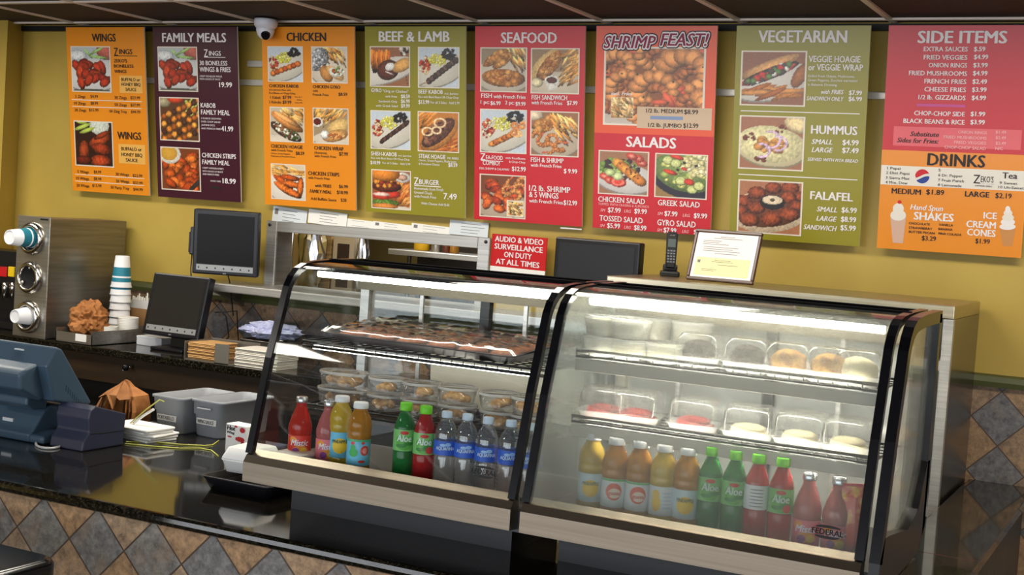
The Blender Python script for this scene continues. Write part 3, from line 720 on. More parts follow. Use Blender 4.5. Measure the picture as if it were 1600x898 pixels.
rowsD = '''
D1|BEEF & LAMB|138|130|724|80|wt
D1|GYRO|76|548|162|30|w
D1|"Orig or Chicken"|172|550|383|22|ws
D1|with Fries|192|592|290|18|ws
D1|$8.59|322|598|395|30|wt
D1|Sandwich Only|138|632|292|18|ws
D1|$6.99|322|638|395|30|wt
D1|with Greek Salad|115|668|295|18|ws
D1|$9.99|322|676|395|30|wt
D1|BEEF KABOB|466|560|668|32|w
D1|incl. Jasmine|682|568|795|16|ws
D1|Rice with Black Beans OR Chop-Chop|466|595|797|18|ws
D1|$13.99|466|645|556|32|wt
D1|For all 3 Sides:  Add 5.99|566|643|805|20|ws
D2|SHISH-KABOB|75|330|288|32|w
D2|incl. Jasmine|298|338|408|14|ws
D2|Rice with Black Beans OR Chop-Chop|75|358|392|16|ws
D2|$10.99|70|402|152|28|wt
D2|For all 3 Sides   Add 5.99|170|400|398|16|ws
D2|STEAK HOAGIE|468|352|690|34|w
D2|W/ FRIES|702|362|797|18|ws
D2|Onions, Green Peppers, Mushrooms|468|378|778|18|ws
D2|& Provolone Cheese|468|408|640|18|ws
D2|$8.59|712|425|788|32|wt
D2|Z|428|570|468|58|w
D2|BURGER|472|568|637|40|w
D2|#|430|575|650|582|w
D2|Homemade from Fresh|430|612|672|22|ws
D2|Ground Chuck|430|645|580|22|ws
D2|with French Fries|430|677|612|22|ws
D2|7.49|672|690|783|48|w
D2|With Cheese Add $.65|488|735|722|20|ws'''
rowsE = '''
E1|SEAFOOD|222|128|636|76|wt
E1|FISH|76|532|157|32|w
E1|with French Fries|168|535|405|26|w
E1|1 pc:|72|576|137|26|w
E1|$6.99|145|585|221|28|wt
E1|2 pc:|253|580|322|26|w
E1|$9.99|330|590|405|28|wt
E1|FISH SANDWICH|449|545|712|34|w
E1|with French Fries|447|580|676|26|w
E1|$7.99|710|585|788|30|wt
E2|Z|70|328|108|48|w
E2|EA-FOOD|112|325|236|30|w
E2|#|75|330|238|335|w
E2|COMBO!|88|365|214|32|w
E2|with Rice/Beans|255|322|403|16|ws
E2|& Chop-Chop|282|350|402|16|ws
E2|FISH, SHRIMP & CALAMARI|64|398|283|16|ws
E2|$12.99|303|410|406|32|wt
E2|FISH & SHRIMP|443|343|685|34|w
E2|with French Fries|442|378|670|24|w
E2|$ 9.99|686|426|786|32|wt
E2|1/2 lb. SHRIMP|430|555|735|40|w
E2|& 5 WINGS|430|603|648|40|w
E2|with French Fries|430|642|680|26|w
E2|$12.99|685|660|785|34|wt
E2|#|660|826|818|836|w'''
rowsF = '''
F1|SHRIMP|98|150|452|82|dito
F1|FEAST!|474|134|806|82|dito
F1|SHRIMP|98|150|452|82|wito
F1|FEAST!|474|134|806|82|wito
F1|SHRIMP|100|150|450|80|ui
F1|FEAST!|476|134|804|80|ui
F1|incl. Fries|150|463|293|22|wi
F1|#|325|540|820|700|l
F1|1/2 lb. MEDIUM|383|580|627|26
F1|$8.99|638|590|732|30
F1|#|412|602|630|632|b
F1|1/2 lb. JUMBO|398|675|622|26
F1|$12.99|632|682|733|30
F1|SALADS|250|808|585|68|wt
F2|CHICKEN SALAD|64|532|377|34|w
F2|TOPPED WITH CRAISINS & ALMONDS|64|555|403|15|ps
F2|SM|78|598|112|18|pi
F2|$7.99|128|604|215|32|wt
F2|LRG|236|606|284|20|pi
F2|$9.99|305|612|390|32|wt
F2|TOSSED SALAD|72|660|362|36|w
F2|SM|75|702|108|18|pi
F2|$5.99|123|708|210|32|wt
F2|LRG|236|714|284|20|pi
F2|$8.99|303|722|386|32|wt
F2|GREEK SALAD|462|557|743|36|w
F2|SM|460|622|496|20|pi
F2|$7.99|506|628|594|32|wt
F2|LRG|628|634|678|20|pi
F2|$9.99|702|642|792|32|wt
F2|GYRO SALAD|458|690|716|38|w
F2|SM|457|732|492|20|pi
F2|$7.99|500|738|586|32|wt
F2|LRG|624|742|670|20|pi
F2|$9.99|702|752|790|32|wt'''
rowsG = '''
G1|VEGETARIAN|205|135|725|68|wt
G1|VEGGIE HOAGIE|500|250|803|36|w
G1|or VEGGIE WRAP|498|298|818|36|w
G1|Grilled Fresh Onions, Mushrooms,|496|338|770|14|ws
G1|Green Peppers, Zucchini marinated|496|362|785|14|ws
G1|in Balsamic Dressing.|496|388|668|14|ws
G1|with FRIES|572|436|705|24|wi
G1|$7.99|735|442|812|26|wt
G1|SANDWICH ONLY|488|474|705|24|wi
G1|$6.99|733|478|812|26|wt
G1|#|103|532|800|537|w
G1|HUMMUS|513|668|785|48|wt
G1|SMALL|517|728|640|28|wi
G1|$4.99|697|734|793|30|wt
G1|LARGE|517|775|643|28|wi
G1|$7.49|695|780|793|30|wt
G1|SERVED WITH PITA BREAD|493|826|790|18|wi
G2|#|90|379|787|384|w
G2|FALAFEL|508|527|760|46|wt
G2|SMALL|547|598|667|28|wi
G2|$6.99|692|604|782|30|wt
G2|LARGE|545|652|665|28|wi
G2|$8.99|688|658|778|30|wt
G2|SANDWICH|470|702|665|28|wi
G2|$5.99|685|708|776|30|wt'''
rowsH = '''
H1|SIDE ITEMS|248|145|795|72|wt
H1|EXTRA SAUCES|286|195|556|27|w
H1|$.59|592|195|663|27|wt
H1|FRIED VEGGIES|286|245|553|27|w
H1|$4.99|592|243|680|27|wt
H1|ONION RINGS|316|293|551|27|w
H1|$3.99|588|293|677|27|wt
H1|FRIED MUSHROOMS|196|341|551|27|w
H1|$4.99|586|342|676|27|wt
H1|FRENCH FRIES|290|391|547|27|w
H1|$2.49|583|393|673|27|wt
H1|CHEESE FRIES|290|440|545|27|w
H1|$3.99|580|442|670|27|wt
H1|1/2 lb. GIZZARDS|254|488|542|27|w
H1|$4.99|578|492|667|27|wt
H1|#|245|515|540|538|m
H1|CHOP-CHOP SIDE|228|585|538|27|w
H1|$1.99|572|590|662|27|wt
H1|BLACK BEANS & RICE|162|632|537|27|w
H1|$3.99|570|640|660|27|wt
H1|#|105|652|878|798|q
H1|Substitute|203|712|380|28|ki
H1|Sides for Fries:|123|750|378|28|ki
H1|ONION RINGS|496|696|672|18|p
H1|$1.49|725|696|790|18|p
H1|FRIED MUSHROOMS|408|726|670|18|p
H1|$2.49|725|730|788|18|p
H1|FRIED VEGGIES|472|758|668|18|p
H1|$2.49|725|764|788|18|p
H1|CHOP-CHOP SALAD|412|788|666|18|p
H1|N/C|723|796|770|18|p
H1|DRINKS|307|890|662|72|kt
H2|1 Pepsi|63|290|145|16|ks
H2|2 Diet Pepsi|57|318|200|16|ks
H2|3 Sierra Mist|55|348|200|16|ks
H2|4 Mtn. Dew|53|376|188|16|ks
H2|5|376|303|390|16|ks
H2|6 Dr. Pepper|375|333|525|16|ks
H2|7 Fruit Punch|373|363|533|16|ks
H2|8 Lemonade|373|392|518|16|ks
H2|Z|588|375|630|52|ks
H2|EKO'S|634|368|712|36|ks
H2|#|620|376|720|380|k
H2|EXPRESS GRILL|600|394|705|9|ks
H2|Tea|765|345|858|36|k
H2|9 Sweet|748|380|858|16|ks
H2|10 Un-Sweet|742|406|898|16|ks
H2|MEDIUM|90|437|270|32|kt
H2|$1.89|300|442|412|30|k
H2|LARGE|537|455|687|32|kt
H2|$2.19|722|464|823|30|k
H2|Hand Spun|203|535|405|32|wi
H2|SHAKES|225|596|470|46|wt
H2|CHOCOLATE|195|625|325|14|k
H2|VANILLA|378|634|466|14|k
H2|STRAWBERRY|195|652|340|14|k
H2|BANANA|376|660|463|14|k
H2|BUTTER PECAN|195|677|353|14|k
H2|PINA COLADA|376|688|518|14|k
H2|$3.29|273|722|362|28|k
H2|ICE|650|590|733|38|wt
H2|CREAM|545|642|727|40|wt
H2|CONES|550|692|725|40|wt
H2|$1.99|600|740|690|28|k'''
board(-5.160, OR_, 'orange menu board headed WINGS, leftmost on the wall', rowsA, [(P_wings(), 'A1', 65, 205, 480, 672, 'photo'), (P_wings2(), 'A2', 97, 115, 503, 590, 'photo')])
board(-4.564, PL_, 'dark plum menu board headed FAMILY MEALS', rowsB, [(P_wings(), 'B1', 60, 195, 443, 620, 'photo'), (P_kabobs(), 'B2', 75, -173, 458, 250, 'photo'), (P_stripdip(), 'B2', 88, 290, 470, 717, 'photo')])
board(-3.876, OR_, 'orange menu board headed CHICKEN, beside the dome camera', rowsC, [(platter(101, 'chicken'), 'C1', 78, 180, 393, 497, 'photo'), (P_gyrofoil(), 'C1', 462, 182, 783, 508, 'photo'),
      (P_hoagie(), 'C2', 98, -76, 405, 243, 'photo'), (P_wrap(), 'C2', 475, -68, 793, 260, 'photo'), (P_strips(), 'C2', 107, 420, 416, 752, 'photo')])
board(-3.280, GR_, 'olive green menu board headed BEEF & LAMB', rowsD, [(P_gyro(), 'D1', 63, 170, 396, 510, 'photo'), (platter(102, 'beef'), 'D1', 460, 175, 803, 520, 'photo'),
      (platter(103, 'shish'), 'D2', 68, -44, 400, 290, 'photo'), (P_steak(), 'D2', 458, -35, 800, 312, 'photo'), (P_burger(), 'D2', 75, 443, 404, 787, 'photo')])
board(-2.695, RD_, 'red menu board headed SEAFOOD', rowsE, [(P_fish(), 'E1', 70, 160, 412, 495, 'photo'), (P_fishsand(), 'E1', 444, 165, 798, 508, 'photo'),
      (platter(104, 'combo'), 'E2', 68, -49, 410, 288, 'photo'), (P_fishshrimp(), 'E2', 440, -34, 795, 312, 'photo'), (P_shrimpwings(), 'E2', 65, 430, 402, 768, 'photo')])
tF, uvF = board(-2.106, RD_, 'coral and red menu board headed SHRIMP FEAST and SALADS', rowsF, [(P_feast(), 'F1', 105, 140, 768, 684, 'photo'),
      (P_chsalad(), 'F2', 67, 188, 397, 500, 'photo'), (P_greek(), 'F2', 445, 208, 788, 523, 'photo')], [(CO_, .411, BH)])
a, e = uvF('F1', 150, 478), uvF('F1', 296, 622); fp = P_fries(); fp.mesh('inset_photo', e[0] - a[0], a[1] - e[1], PRINT, tF, (a[0], -.0016, a[1]))
board(-1.487, GR_, 'olive green menu board headed VEGETARIAN', rowsG, [(P_veg(), 'G1', 108, 183, 478, 512, 'photo'), (P_hummus(), 'G1', 98, 560, 467, 890, 'photo'), (P_falafel(), 'G2', 90, 410, 455, 745, 'photo')])
tH, uvH = board(-.881, RD_, 'red and orange menu board headed SIDE ITEMS and DRINKS', rowsH, [], [(OR_, 0, .386)])
L = Letters(); z0, z1 = uvH('H2', 37, 382)[1], uvH('H2', 37, 264)[1]; L.rect(-BW / 2 + .001, z0, BW / 2 - .001, z1, -.0010); L.go('white_strip', INKS['g'], tH)
# round cola mark: red top, white wave, navy bottom
cx, cz, _ = uvH('H2', 278, 333); r = uvH('H2', 322, 333)[0] - cx
def arcpoly(f):
    return [(cx + f(t)[0] * r, -.0021, cz + f(t)[1] * r) for t in [k / 20 for k in range(21)]]
L = Letters(); L.quad([(cx + r * 1.04 * math.cos(2 * PI * k / 32), -.0017, cz + r * 1.04 * math.sin(2 * PI * k / 32)) for k in range(32)]); L.go('mark_disc', INKS['g'], tH)
wave = lambda x, k: .12 * math.sin(2.6 * x + .5) + .28 * x + k
def half(sgn, k):
    top = [(math.cos(t), math.sin(t)) for t in [R_(3) + (PI - R_(6)) * i / 24 for i in range(25)]]
    pts = [(x, sgn * z) for x, z in top]; pts = [q for q in pts if (q[1] - wave(q[0], k)) * sgn > 0]
    xs = [pts[-1][0] + (pts[0][0] - pts[-1][0]) * i / 16 for i in range(1, 16)]
    return [(cx + x * r, -.0021, cz + z * r) for x, z in pts + [(x, wave(x, k)) for x in xs]]
q = half(1, .12); L = Letters(); L.quad(q); L.go('mark_red_half', INKS['r'], tH)
q = half(-1, -.24); L = Letters(); L.quad(q[::-1]); L.go('mark_blue_half', INKS['v'], tH)
def H(*pts): return [(uvH('H2', x, y)[0], uvH('H2', x, y)[1]) for x, y in pts]
def flat(name, pts, m, y): L = Letters(); L.quad([(x, y, z) for x, z in pts]); L.go(name, m, tH)
flat('shake_picture', H((97, 738), (160, 742), (180, 575), (82, 570)), mat('print_shake', C(206, 170, 150), .5), -.0016)
el = lambda x, y, rx, ry, a0=0, a1=360: H(*[(x + rx * math.cos(R_(a0 + (a1 - a0) * k / 20)), y - ry * math.sin(R_(a0 + (a1 - a0) * k / 20))) for k in range(20)])
flat('shake_cream', el(131, 570, 48, 34) , INKS['g'], -.0020); flat('shake_cream', el(132, 530, 34, 34), INKS['g'], -.0021); flat('shake_cherry', el(139, 490, 12, 11), INKS['r'], -.0024)
flat('cone_picture', H((768, 758), (826, 760), (846, 655), (750, 650)), mat('print_cone', C(196, 136, 76), .5), -.0016)
for x, y, rx, ry in ((798, 640, 50, 20), (800, 612, 44, 22), (801, 585, 36, 22), (801, 558, 27, 22), (800, 536, 16, 22)): flat('cone_swirl', el(x, y, rx, ry), INKS['g'] if (y % 4) else INKS['w'], -.0018 - .0002 * (640 - y) / 26)

# mounting rail on the wall behind the boards
rl = MB(); rl.box(-5.4, YW - .018, .548, -.55, YW, .578, .004, 2)
for x in (-4.45, -4.2, -1.78, -1.18): rl.box(x - .008, YW - .021, .556, x + .008, YW - .018, .570)
rr = rl.go('mounting_rail', mat('rail_aluminium', C(204, 200, 192), .35, .3)); tag(rr, 'long grey metal rail fixed to the wall behind the menu boards', 'rail')
for X in (-5.160, -4.564, -3.876, -3.280, -2.695, -2.106, -1.487, -.881): pass
rl = MB(); rl.box(-4.33, YW - .022, .640, -4.18, YW, .672, .005, 2)
tag(rl.go('rail_end', mat('rail_aluminium', C(204, 200, 192), .35, .3)), 'short grey metal bracket between the FAMILY MEALS and CHICKEN boards', 'bracket')

# dome camera under the ceiling
dc = thing('dome_camera', 'small white dome security camera on the ceiling above the CHICKEN board', 'security camera', (-4.08, 5.24, ZCEIL - .009))
WP = mat('white_plastic', C(222, 222, 232), .35)
b = MB(); b.lathe([(.055, 0), (.057, -.012), (.055, -.03), (.040, -.05)], n=28); b.go('base', WP, dc)
b = MB(); b.lathe([(.044, -.036), (.044, -.055), (.036, -.078), (.022, -.092), (.0, -.097)], n=28, cap0=True, cap1=False); b.go('housing', WP, dc)
b = MB(); d_ = Vector((.55, -.62, -.55)).normalized()
t_ = bmesh.new(); bmesh.ops.create_cone(t_, cap_ends=True, segments=20, radius1=.024, radius2=.019, depth=.02)
b.merge(t_, Matrix.Translation(Vector((0, 0, -.058)) + d_ * .038) @ d_.to_track_quat('Z', 'Y').to_matrix().to_4x4()); b.go('lens', BLACKR, dc)
# papers above the pass-through
def paper(name, x0, y0, x1, y1, Y, m, label, lines=3, tilt=0.0, logo=False):
    a, e = onY(x0, y0, Y), onY(x1, y1, Y); w, h = e.x - a.x, a.z - e.z
    t = thing(name, label, 'paper', (a.x, Y, e.z), (0, tilt, 0), 'papers stuck along the top of the pass-through')
    b = MB(); b.box(0, 0, 0, w, .0015, h); b.go('sheet', m, t)
    L = Letters()
    for k in range(lines):
        z = h * (.8 - .62 * k / max(1, lines - 1)); L.rect(w * .3, z, w * (.62 + .3 * rnd.random()), z + h * .035, -.0006)
    if logo: L.rect(w * .06, h * .5, w * .16, h * .86, -.0006)
    L.go('print', INKG, t); return t
paper('paper_slip', 426, 321, 478, 350, 5.444, PAPER2, 'greenish white paper slip at the left end above the pass-through frame', 4, R_(4), True)
paper('paper_slip', 482, 326, 541, 352, 5.441, WHITE, 'white paper slip, second from the left above the pass-through frame', 4, R_(3))
paper('paper_slip', 533, 340, 590, 357, 5.446, WHITE, 'low white paper slip, third from the left above the pass-through frame', 2, R_(2))
paper('paper_slip', 583, 345, 642, 362, 5.443, WHITE, 'white paper slip with round mark, fourth from the left above the pass-through frame', 3, R_(2), True)
paper('paper_slip', 643, 348, 703, 367, 5.441, WHITE, 'white paper slip with a dark corner mark, fifth from the left above the pass-through', 3, R_(2), True)
paper('paper_slip', 703, 343, 762, 370, 5.438, PAPER2, 'bluish paper slip at the right end above the pass-through frame', 4, R_(1))
# red surveillance sign beside the opening
sg = thing('surveillance_sign', 'red sign reading AUDIO & VIDEO SURVEILLANCE ON DUTY AT ALL TIMES', 'sign', (-2.728, 5.40, -.243), (0, 0, R_(-16)))
b = MB(); b.box(-.168, 0, 0, .168, .004, .146); b.go('panel', RED, sg)
b = MB(); b.box(-.168, -.0006, -.03, .168, .004, 0); b.go('lower_strip', WHITE, sg)
L = Letters()
for k, (s, x0, x1) in enumerate((('AUDIO & VIDEO', -.148, .148), ('SURVEILLANCE', -.148, .148), ('ON DUTY', -.085, .085), ('AT ALL TIMES', -.134, .134))): L.add(s, x0, .113 - .034 * k, x1, .024, .03, 0.0, -.0012)
L.go('lettering', INKS['w'], sg)
# ---------------------------------------------------------------- counters and large furniture
fc = thing('front_counter', 'long service counter with polished black granite top and slate tiled front', 'counter', (-3.6, 3.4, ZF))
b = MB(); b.box(-7.6, 2.925, ZF, -.53, 4.0, ZC - .035); b.go('body', SLATEF, fc, True)
bull = [(2.905, ZC - .036), (2.893, ZC - .030), (2.886, ZC - .018), (2.889, ZC - .007), (2.899, ZC - .001), (2.906, ZC), (4.03, ZC), (4.03, ZC - .036)]
b = MB(); b.prism(bull, -7.6, -.497, 'x'); b.go('granite_top', GRANITE, fc, True)
DARKP = mat('streaked_dark_panel', C(96, 88, 80), .4, noise=((30, 30, 1.2), C(58, 52, 48), .35, .65))
rc = thing('counter_return', 'narrow black topped counter return running back to the tiled wall at the right', 'counter', (-.6, 4.7, ZF))
b = MB(); b.box(-.72, 4.03, ZF, -.53, YW - .015, ZC - .035); b.go('body', DARKP, rc, True)
b = MB(); b.box(-.735, 4.031, ZC - .036, -.497, YW - .013, ZC, .004, 2); b.go('granite_top', GRANITE, rc, True)
b = MB(); b.box(-.528, 2.93, ZF, -.515, 4.0, ZC - .036); b.go('end_panel', DARKP, fc, True)
bc = thing('back_counter', 'black topped back counter with dark brown front under the menu wall', 'counter', (-4.8, 5.1, ZF))
b = MB(); b.box(-5.81, 4.86, ZB - .036, -2.12, YW - .035, ZB, .006, 2); b.go('granite_top', GRANITE, bc, True)
b = MB(); b.box(-5.81, 4.885, -.94, -2.14, YW - .035, ZB - .037); b.go('front_band', DARKWOOD, bc, True)
b = MB(); b.box(-5.81, 4.95, ZF, -2.14, YW - .035, -.941); b.go('cabinet', BLACKM, bc, True)
tb = thing('side_table', 'corner of a black topped table in front of the tiled counter', 'table', (-2.95, 2.2, ZF))
def rrect(x0, y0, x1, y1, r, n=6):
    o = []
    for cx, cy, a in ((x1 - r, y1 - r, 0), (x0 + r, y1 - r, 90), (x0 + r, y0 + r, 180), (x1 - r, y0 + r, 270)):
        for k in range(n + 1): t = R_(a + 90 * k / n); o.append((cx + r * math.cos(t), cy + r * math.sin(t)))
    return o
TX1 = onZ(73, 876, -.97).x
ty1 = onZ(40, 860, -.97).y + .02
b = MB(); rr_ = lambda g, z: [(x, y, z) for x, y in rrect(-3.55 + g, 1.8 + g, TX1 - g, ty1 - g, .05)]
b.loops([rr_(.012, -1.04), rr_(0, -1.03), rr_(0, -.985), rr_(.006, -.974), rr_(.016, -.97)]); b.go('table_top', mat('black_laminate_gloss', C(14, 14, 17), .15), tb, True)
b = MB(); b.lathe([(.26, ZF), (.26, ZF + .02), (.05, ZF + .05), (.04, -1.06), (.12, -1.04)], (-3.05, 2.15, 0), 24); b.go('pedestal', BLACKP, tb, True)

# stainless unit behind the right-hand case
hu = thing('steel_pass_unit', 'stainless steel pass-through unit standing behind the right display case', 'steel unit', (-1.4, 5.1, ZF))
hx0, hx1, hy0, hy1, hz = -2.045, -.745, 4.82, YW - .04, -.213
STEELW = mat('warm_brushed_steel', C(196, 186, 160), .33, 1.0, noise=((1.5, 60, 120), C(168, 158, 134), .3, .7))
b = MB(); b.box(hx0, hy0, hz - .048, hx1, hy1, hz, .004, 2); b.go('top_shelf', STEELW, hu, True)
SIDEM = mat('dark_polished_side', C(112, 106, 96), .22, .9, noise=((30, 3, 3), C(96, 90, 82), .3, .7))
b = MB(); b.box(hx1 - .012, hy0 + .03, ZF, hx1, hy1, hz - .048); b.go('side_panel', SIDEM, hu, True)
b = MB(); b.box(hx0, hy0 + .03, ZF, hx0 + .012, hy1, hz - .048); b.go('side_panel', SIDEM, hu, True)
b = MB(); b.box(hx1 - .034, hy0, ZF, hx1, hy0 + .03, hz - .048); b.go('post', STEELX, hu, True)
b = MB(); b.box(hx0, hy0, ZF, hx0 + .034, hy0 + .03, hz - .048); b.go('post', STEELX, hu, True)
for z in (-.44, -.95):
    b = MB(); b.box(hx0 + .034, hy0, z, hx1 - .034, hy1, z + .035); b.go('shelf', STEELX, hu, True)
b = MB(); b.box(hx0 + .012, hy1 - .01, ZF, hx1 - .012, hy1, hz - .048); b.go('back_panel', mat('unit_back_panel', C(120, 124, 126), .3, .25), hu, True)

# ---------------------------------------------------------------- curved-glass display cases
PROF = [(3.000, -.712), (3.028, -.60), (3.064, -.45), (3.100, -.34), (3.128, -.25), (3.146, -.222), (3.172, -.200), (3.205, -.187), (3.245, -.181), (3.30, -.178), (3.345, -.176)]
CREAMIN = mat('case_inner_panel', C(206, 202, 190), .4)
LEDM = mat('case_lamp_tube', C(255, 250, 235), .5, emit=(1, .93, .78, 1), es=45)
SHELF_FILL = mat('added_shelf_glow', C(255, 250, 235), .5, emit=(1, .94, .80, 1), es=95); SHELF_FILL_DIM = mat('added_shelf_glow_dim', C(255, 250, 235), .5, emit=(1, .93, .80, 1), es=14)  # emission for the fill tubes added under the shelves
LEDW = mat('case_lamp_tube_dim', C(255, 250, 235), .5, emit=(1, .95, .85, 1), es=24)
FLOORC = mat('case_floor', C(58, 60, 64), .35)
TRIM = mat('case_trim_steel', C(150, 138, 122), .38, 1.0, noise=((1.5, 60, 120), C(136, 124, 108), .3, .7))
def fine(prof, n=5):
    """a smooth curve through the profile's points"""
    P = [Vector(p) for p in prof]; o = []
    for i in range(len(P) - 1):
        p0, p1, p2, p3 = P[max(i - 1, 0)], P[i], P[i + 1], P[min(i + 2, len(P) - 1)]
        for k in range(n):
            t = k / n; o.append(tuple(.5 * (2 * p1 + (p2 - p0) * t + (2 * p0 - 5 * p1 + 4 * p2 - p3) * t * t + (3 * p1 - p0 - 3 * p2 + p3) * t ** 3)))
    return o + [tuple(P[-1])]
def offs(prof, d):
    o = []
    for i, p in enumerate(prof):
        a, c = prof[max(i - 1, 0)], prof[min(i + 1, len(prof) - 1)]
        t = Vector((c[0] - a[0], c[1] - a[1])).normalized(); o.append((p[0] - t.y * d, p[1] + t.x * d))
    return o
def band(mb, prof, d0, d1, x0, x1):
    A, B = offs(prof, d0), offs(prof, d1)
    mb.loops([[(x0, *A[i]), (x1, *A[i]), (x1, *B[i]), (x0, *B[i])] for i in range(len(prof))], True, True, True, False)
def case(x0, x1, label, fog, lamp):
    xc = (x0 + x1) / 2; g = FOG if fog else GLASS
    t = thing('display_case', label, 'display case', (xc, 3.25, ZC))
    b = MB(); b.box(x0 + .012, 3.205, ZC, x1 - .10 if not fog else x1 + .03, 3.50, -.80); b.go('plinth', mat('plinth_black', C(24, 24, 28), .3), t, True)
    b = MB(); b.box(x0 - .01, 3.03, -.80, x1 + .012, 3.53, -.742); b.go('deck', FLOORC, t, True)
    b = MB(); b.prism([(3.03, -.704), (2.998, -.716), (2.984, -.735), (2.985, -.788), (3.03, -.792)], x0, x1); b.go('front_trim', TRIM, t, True)
    b = MB(); A, B = fine(PROF), offs(fine(PROF), -.004); xa, xb = x0 + .006, x1 - .006
    b.loops([[(xa, *q), (xb, *q)] for q in A], False, False, False, True); b.loops([[(xb, *q), (xa, *q)] for q in B], False, False, False, True)
    for x in (xa, xb): b.loops([[(x, *p), (x, *q)] for p, q in zip(A, B)], False, False, False, False)
    b.go('front_glass', g, t, True)
    full = PROF + [(3.53, -.174)]
    for xa, xb in ((x0 - .004, x0 + .017), (x1 - .017, x1 + .004)):
        b = MB(); band(b, full, .004, -.014, xa, xb); b.go('glass_gasket', BLACKR, t, True)
    b = MB(); b.box(x0, 3.335, -.198, x1, 3.53, -.178, .003, 1); b.box(x0, 3.51, -.180, x1, 3.53, -.172, .002, 1); b.box(x0, 3.335, -.180, x1, 3.352, -.170, .002, 1); b.go('top_panel', mat('black_top_matte', C(14, 14, 16), .85, spec=.05), t, True)
    b = MB(); b.box(x0 + .02, 3.47, -.262, x1 - .02, 3.52, -.197); b.go('rear_header', mat('header_bronze', C(104, 96, 78), .35, .4), t, True)
    b = MB(); b.box(x0 + .02, 3.49, -.742, x0 + .05, 3.525, -.262); b.go('rear_post', STEELX if not fog else CREAMIN, t, True)
    b = MB(); b.box(x1 - .05, 3.49, -.742, x1 - .02, 3.525, -.262); b.go('rear_post', STEELX if not fog else CREAMIN, t, True)
    b = MB(); b.box(xc + .02, 3.495, -.742, xc + .05, 3.52, -.262); b.go('door_mullion', BLACKP, t, True)
    for xa, xb, yy in ((x0 + .05, xc + .02, 3.505), (xc + .05, x1 - .05, 3.512)):
        b = MB(); b.box(xa, yy, -.742, xb, yy + .004, -.262); b.go('rear_door_glass', (FOGDOOR if fog else GLASS), t, True)
    # end panes with black surrounds
    side = [(p[0] + .012, p[1] - .006) for p in PROF] + [(3.525, -.19), (3.525, -.70), (3.47, -.76), (3.02, -.76)]
    for xa, sg_ in ((x0 + .004, -1), (x1 + .004 if not fog else x1 + .022, 1)):
        b = MB(); b.prism(side, xa - .002, xa + .002); b.go('end_glass', g, t, True)
    if fog:
        xa = x1 + .016; b = MB(); full2 = [(p[0] - .004, p[1]) for p in PROF] + [(3.53, -.174)]
        band(b, full2, .004, -.026, xa, xa + .024)
        b.box(xa, 3.50, -.74, xa + .024, 3.53, -.178)
        b.prism([(2.995, -.712), (3.03, -.66), (3.10, -.665), (3.30, -.69), (3.42, -.66), (3.50, -.55), (3.53, -.55), (3.53, -.72), (3.46, -.775), (2.99, -.79)], xa, xa + .024)
        b.go('end_frame', BLACKR, t, True)
    b = MB(); b.tube([(x0 + .04, 3.235, -.212), (x1 - .04, 3.235, -.212)], .009, 10); b.go('lamp_tube', LEDM if lamp else LEDW, t, True)
    b = MB(); b.box(x0 + .03, 3.215, -.203, x1 - .03, 3.262, -.192); b.go('lamp_housing', BLACKM, t, True)
    # maker's oval on the glass, low and right of centre
    L = Letters(); yy = lambda z: PROF[0][0] + (z - PROF[0][1]) * .25 - .006
    lx, lz = (onY(754, 738, 3.0).x, onY(754, 738, 3.0).z) if not fog else (onY(1292, 832, 3.0).x, onY(1292, 832, 3.0).z)
    L.add('FEDERAL', lx - .036, lz - .006, lx + .036, .012, .03)
    for k in range(12):
        for s in (1, -1):
            x_, xx = lx - .028 + .056 * k / 12, lx - .028 + .056 * (k + 1) / 12; f = lambda x: .008 + .007 * math.sqrt(max(0, 1 - ((x - lx) / .03) ** 2))
            L.quad(((x_, 0, lz + s * .0085), (xx, 0, lz + s * .0085), (xx, 0, lz + s * f(xx)), (x_, 0, lz + s * f(x_))) if s > 0 else ((x_, 0, lz - f(x_)), (xx, 0, lz - f(xx)), (xx, 0, lz - .0085), (x_, 0, lz - .0085)))
    L.v = [(x, yy(z), z) for x, _, z in L.v]
    o = L.go('maker_lettering', INK, t); o.data.transform(t.matrix_basis.inverted())
    return t
C1A, C1B, C2A, C2B = -2.315, -1.480, -1.453, -.614
case1 = case(C1A, C1B, 'left curved glass display case with clear glass, holding a covered tray and drinks', False, False)
case2 = case(C2A, C2B, 'right curved glass display case with fogged glass and a black end frame', True, True)
def shelf(name, x0, x1, y0, y1, z, lip, case_t, step=.034, cross=7):
    """wire shelf: rods running front to back on long rods, with a low front lip"""
    b = MB(); segs = []
    b.rods([((x0, y0, z), (x1, y0, z)), ((x0, y1, z), (x1, y1, z))], .0032)
    if lip: b.rods([((x0, y0, z + lip), (x1, y0, z + lip))], .0048)
    n = int((x1 - x0) / step)
    for k in range(n + 1):
        x = x0 + (x1 - x0) * k / n
        b.tube([(x, y1, z), (x, y0 + .004, z), (x, y0 + .001, z + (lip if lip > 0 else lip)), ], .0018, 5)
    for k in range(1, cross): y = y0 + (y1 - y0) * k / cross; b.rods([((x0, y, z - .002), (x1, y, z - .002))], .0016)
    for x in (x0 + .002, x1 - .002): b.rods([((x, y0, z), (x, y1, z))], .003)
    o = b.go(name, WIRE, case_t, True)
    if name.startswith('upper') or lip > 0:
        b = MB(); b.tube([(x0 + .03, y0 + .012, z - .016), (x1 - .03, y0 + .012, z - .016)], .006, 8); b.go('added_shelf_light', SHELF_FILL if lip > 0 else SHELF_FILL_DIM, case_t, True)  # glowing tube added under the shelf front to brighten the case inside
    if lip > 0:
        b = MB(); b.box(x0, y0 - .004, z - .036, x1, y0 - .002, z - .006, .001, 1); b.go('price_rail', mat('price_rail_cream', C(206, 200, 186), .5), case_t, True)
    return o
